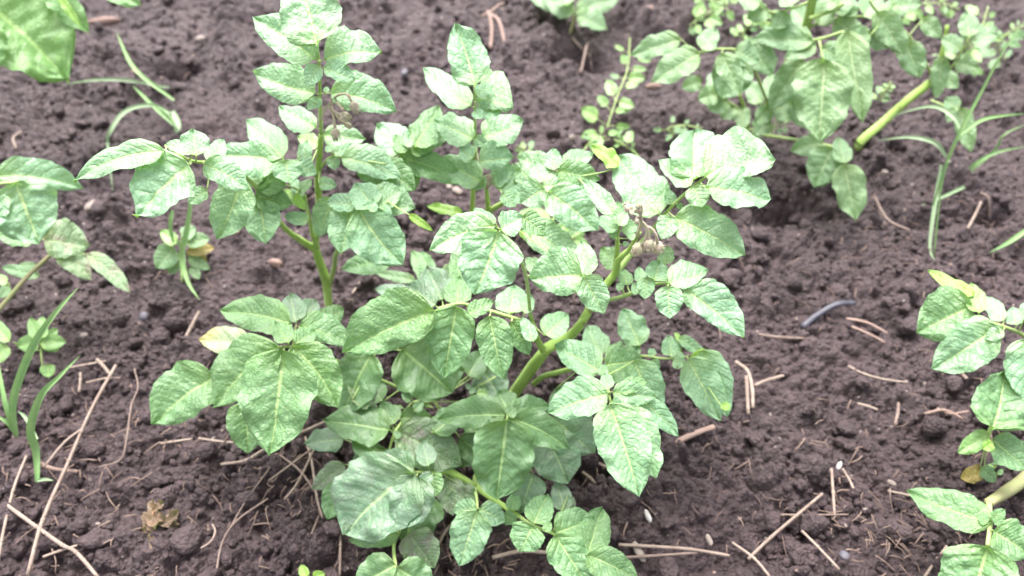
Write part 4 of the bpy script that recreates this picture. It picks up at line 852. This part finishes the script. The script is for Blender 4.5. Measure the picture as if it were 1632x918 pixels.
stick('upright short stalk in soil below the bent grey straw', [(1424, 680, .001), (1428, 662, .003), (1428, 648, .004)], 2.2, 'straw_dark')
stick('thin leaning straw under the white pebble', [(1340, 750, .002), (1350, 768, .003), (1358, 782, .001)], 1.7, 'straw')
stick('vertical grey splinter below left of the white pebble', [(1322, 752, .004), (1325, 790, .003), (1328, 825, .001)], 1.8, 'straw')
stick('long pale straw slanting up to the right in the lower right soil', [(1190, 895, .003), (1225, 862, .006), (1265, 828, .006), (1308, 791, .003)], 2.0)
stick('second straw parallel below, ending near the first stalk', [(1165, 868, .002), (1200, 895, .004), (1225, 925, .004)], 1.8)
stick('straw slanting down to the bottom edge, right of the long slanting one', [(1275, 850, .003), (1300, 876, .004), (1335, 912, .003)], 1.7)
stick('long level straw along the bottom soil right of the front plant', [(985, 872, .003), (1040, 876, .005), (1100, 880, .004), (1160, 890, .004)], 2.0)
stick('brown stalk beneath the level straw', [(990, 892, .002), (1050, 889, .003), (1110, 884, .002)], 1.7, 'straw_dark')
stick('faint straw lying level in soil left of the vertical grey splinter', [(1228, 823, .001), (1290, 824, .002), (1350, 823, .001)], 1.2, 'straw_dark')
stick('straw crossing behind the lowest leaf cluster', [(785, 893, .004), (830, 885, .008), (880, 888, .008)], 2.4, 'straw')
stick('dry stalk in the gap right of the small bottom leaflet', [(700, 870, .002), (712, 850, .004), (735, 822, .004)], 1.7, 'straw')
stick('thin straw sloping beside the oval leaf under the front stem', [(702, 830, .002), (718, 815, .004), (732, 805, .004)], 1.4, 'straw')
stick('straw behind the right hanging leaf tip', [(930, 737, .002), (950, 742, .004), (972, 752, .003)], 2.2)
stick('small grey straw left of the leaf tip gap', [(928, 756, .002), (940, 766, .003), (950, 775, .001)], 2.0)
stick('straw under the bottom right plant leaf, steep', [(1468, 925, .004), (1485, 900, .006), (1503, 876, .006)], 1.8)
stick('thin straw lying beside the leaf with the yellow neighbour', [(1412, 786, .002), (1432, 790, .002), (1450, 794, .002)], 1.6)
stick('red brown twig leaning left of centre behind the front stem', [(755, 520, .002), (770, 545, .004), (782, 570, .002)], 2.2, 'chip', 'twig', 'twig')
stick('pink brown bent straw right of the tall stem base', [(562, 472, .001), (578, 452, .003), (600, 448, .003)], 1.8, 'straw')
stick('curved dry rootlet at upper left edge soil', [(28, 240, .0), (24, 225, .003), (38, 214, .003)], 2.6, 'straw', 'root_thread', 'root')
stick('thin brown root loop in the rear furrow, longer arm', [(778, 28, .01), (782, 42, .015), (784, 60, .01), (782, 80, .0)], 4.2, 'chip', 'dry_root', 'root')
stick('arched dry root beside the longer arm in the rear furrow', [(783, 36, .015), (795, 46, .015), (802, 66, .01), (804, 78, .0)], 4.2, 'chip', 'dry_root', 'root')
stick('branching dry root tip above the two arms', [(768, 35, .01), (780, 32, .014), (795, 20, .014), (803, 14, .01)], 3.6, 'chip', 'dry_root', 'root')
stick('long brown stalk on the slope under the small top plant', [(900, 50, .002), (920, 68, .004), (944, 80, .002)], 3.4, 'straw_dark')
stick('brown straw forked against the slope below the long brown stalk', [(925, 120, .001), (935, 100, .004), (945, 88, .004)], 2.6, 'straw_dark')
stick('straw pieces trailing down the slope right of the hanging back leaf', [(1392, 318, .002), (1412, 355, .003), (1448, 372, .002)], 2.4, 'straw_dark')
stick('twisted straw by the pale blade bend on the right slope', [(1540, 368, .001), (1552, 345, .004), (1560, 328, .004)], 2.4, 'straw')
stick('brown crooked root on the right slope', [(1560, 312, .002), (1572, 322, .003), (1585, 338, .002)], 2.4, 'straw_dark', 'dry_root', 'root')
stick('wooden stake end standing at the top edge behind the tall plant', [(540, 22, .0), (539, -10, .04)], [5, 4.6], 'straw_dark', 'wooden_stake', 'stake')

def stone(label, x, y, r, mat, seed, name='pebble', sq=(1, .8, .7)):
    V, Fc = ico(3); V = lumpy(V, seed, .13)*np.array(sq); m = dpx(gp(x, y)); R = r*m*.78
    a = random.uniform(0, 6.28); ca, sa = math.cos(a), math.sin(a); V = V@np.array([[ca, sa, 0], [-sa, ca, 0], [0, 0, 1]])*R
    o = link(name, mesh_np(name, V, Fc), M[mat]); o.location = gp(x, y, R*.25); return tag(o, label, 'pebble' if name == 'pebble' else 'clod')
for i, s in enumerate([
    ('white elongated pebble on open soil right of the front plant', 1337, 743, 8, 'pebble_white', (1.1, .55, .5)), ('small pale oval pebble lower right, below the white one', 1421, 770, 8, 'pebble', (1.1, .6, .5)),
    ('cream pebble in the furrow at the upper left', 320, 64, 9, 'pebble', (1, .9, .8)), ('flat pink grey stone on soil left of the drooping heart leaf', 149, 331, 16, 'pebble', (1, .75, .6)),
    ('tiny pale pebble next to the flat pink grey stone', 184, 333, 6, 'pebble', (1, .9, .8)), ('orange brown clay piece under the two hanging tips', 373, 371, 13, 'pebble_red', (1.2, .6, .5)),
    ('yellow brown clod left of the tall stem fork', 440, 421, 14, 'pebble_red', (1.1, .6, .6)), ('small cream pebble in front of the lime star weed', 135, 535, 8, 'pebble', (1, .9, .8)),
    ('pale pebble left of the middle stem, larger of two', 728, 306, 11, 'pebble', (1.1, .8, .7)), ('small pale stone beside the larger one at the middle stem', 716, 298, 7, 'pebble', (1, .8, .7)),
    ('bluish grey pebble in the crumbs left of the rosette', 230, 505, 11, 'pebble_dark', (1, .8, .7)), ('dark blue grey pebble on the back slope, left', 645, 117, 9, 'pebble_dark', (1.2, .7, .6)),
    ('pink pebble between the chickweed and the green rear leaf', 1040, 140, 12, 'pebble_red', (1.2, .7, .6)), ('cream grain right of the front plant at mid height', 1410, 275, 6, 'pebble', (1, .9, .8)),
    ('brick coloured lump left of the grass seedling tip', 166, 38, 20, 'pebble_red', (1.5, .5, .5)),
    ('reddish bump of clay beside the soil hole at upper left', 218, 118, 10, 'pebble_red', (1, .8, .6)), ('small round pebble at the bottom between straws', 1130, 862, 9, 'pebble', (1.2, .7, .6)),
    ('light brown oblong pebble at the bottom right of the front plant', 1018, 880, 16, 'pebble', (1.4, .6, .5)), ('brown rounded lump at the bottom beside the oblong pebble', 1065, 905, 20, 'clod', (1.1, .8, .7)),
    ('pale grain on the soil left of the dead leaf', 154, 838, 6, 'pebble', (1.1, .8, .7)), ('bright oblong grain above the brown chips at the bottom', 1032, 823, 10, 'pebble_white', (1.3, .6, .6)),
    ('blue black stone at the bottom right soil', 1345, 886, 12, 'pebble_dark', (1.2, .8, .6)), ('pale pebble on the upper right soil strip', 1195, 38, 12, 'pebble', (1, .8, .7)),
    ('pink stone on the back slope under the small top plant', 1035, 15, 10, 'pebble_red', (1, .8, .7)), ('white quartz grain on the slope above the chickweed runner', 911, 222, 8, 'pebble', (.8, .8, 1))]):
    stone(s[0], s[1], s[2], s[3], s[4], 300+i, sq=s[5])

# crumpled brown dead leaf, lower left
def dead_leaf():
    g = gp(250, 830); r = thing('dead_leaf', 'crumpled orange brown dead leaf curled up on the lower left soil', 'dead leaf', g); z = g.z
    mb = MB(); tube(mb, [gp(222, 905, .002), gp(232, 878, .004), gp(246, 850, .008), gp(250, 820, .012)], [.0012, .0016, .0014], 6, 5, .1); mb.build('leaf_stalk', M['deadleaf'], r, g)
    for (x0, y0, x1, y1, w, zz, o) in [(248, 845, 244, 796, 26, .014, dict(fold=1.6, rip=.6, arch=.9)), (250, 838, 284, 815, 22, .012, dict(fold=1.8, rip=.7, bend=.4)), (246, 842, 226, 812, 20, .014, dict(fold=-1.5, rip=.6, bend=-.3)),
        (248, 880, 240, 848, 13, .008, dict(fold=1.6, rip=.5)), (262, 832, 286, 836, 14, .008, dict(fold=-1.3, rip=.6)), (244, 815, 262, 800, 14, .018, dict(fold=1.4, rip=.8)), (238, 838, 228, 850, 13, .006, dict(fold=1.2, rip=.8))]:
        leaflet(r, g, (x0, y0), (x1, y1), w, z+zz, tone='X', name='curl', res=26, k=.5, **o)
dead_leaf()
stick('pale reddish root piece near the knot at the left', [(66, 742, .002), (90, 752, .004), (128, 756, .003)], 2.6, 'chip', 'dry_root', 'root')
stick('rusty debris sprig in front of the right edge plant', [(1470, 664, .003), (1500, 660, .006), (1530, 672, .003)], 2.0, 'chip', 'twig', 'twig')
stick('small side arm of the rusty debris sprig', [(1490, 655, .002), (1510, 665, .005), (1540, 660, .003)], 1.8, 'chip', 'twig', 'twig')

# fine debris nobody could count
def litter():
    mb = MB(); rr = random.Random(11)
    for i in range(1100):
        x, y = rr.uniform(-60, 1690), rr.uniform(-20, 960)
        if rr.random() < .55:
            # denser at the lower left, lower right and around the plant foot
            x, y = rr.choice([(rr.gauss(130, 120), rr.gauss(790, 90)), (rr.gauss(1250, 170), rr.gauss(760, 110)), (rr.gauss(480, 60), rr.gauss(770, 60)), (rr.gauss(1480, 120), rr.gauss(400, 90)), (rr.gauss(760, 60), rr.gauss(850, 50)), (rr.gauss(1480, 110), rr.gauss(850, 60))])
        c = gp(x, y); an = rr.uniform(0, math.pi); L = rr.uniform(.004, .020)*rr.choice([1, 1, 1.6]); d = Vector((math.cos(an), math.sin(an), rr.uniform(-.15, .3)))*L*.5
        bend = Vector((rr.uniform(-1, 1), rr.uniform(-1, 1), rr.uniform(0, 1)))*L*.12
        up = Vector((0, 0, .005)); tube(mb, [c-d+up, c+bend+up, c+d+up], [rr.uniform(.0004, .0011)*.8, rr.uniform(.0005, .0013)], 5, 3, .1, rr.uniform(.5, 1))
    o = mb.build('plant_litter', M['litter'], None); o['kind'] = 'stuff'; tag(o, 'scattered bits of dry straw and root fibres over the soil', 'litter')
M['litter'] = simple('plant_litter', (.11, .072, .062), (.25, .18, .14), 9, .75, .4, spec=.25, c3=(.33, .25, .20))
litter()

GR = {'straw': 'straw stalks lying on the soil', 'pebble': 'pebbles scattered on the soil', 'twig': 'twigs on the soil', 'root': 'dry roots and rootlets on the soil', 'weed': 'small weeds between the potato plants', 'grass': 'grass blades growing in the bed', 'plant': 'potato plants in the bed', 'wood chip': 'wood chips by the black strip'}
for o in list(scene.objects):
    if o.parent is None and o.get('category') in GR and not o.get('group') and not o.get('kind'): o['group'] = GR[o['category']]
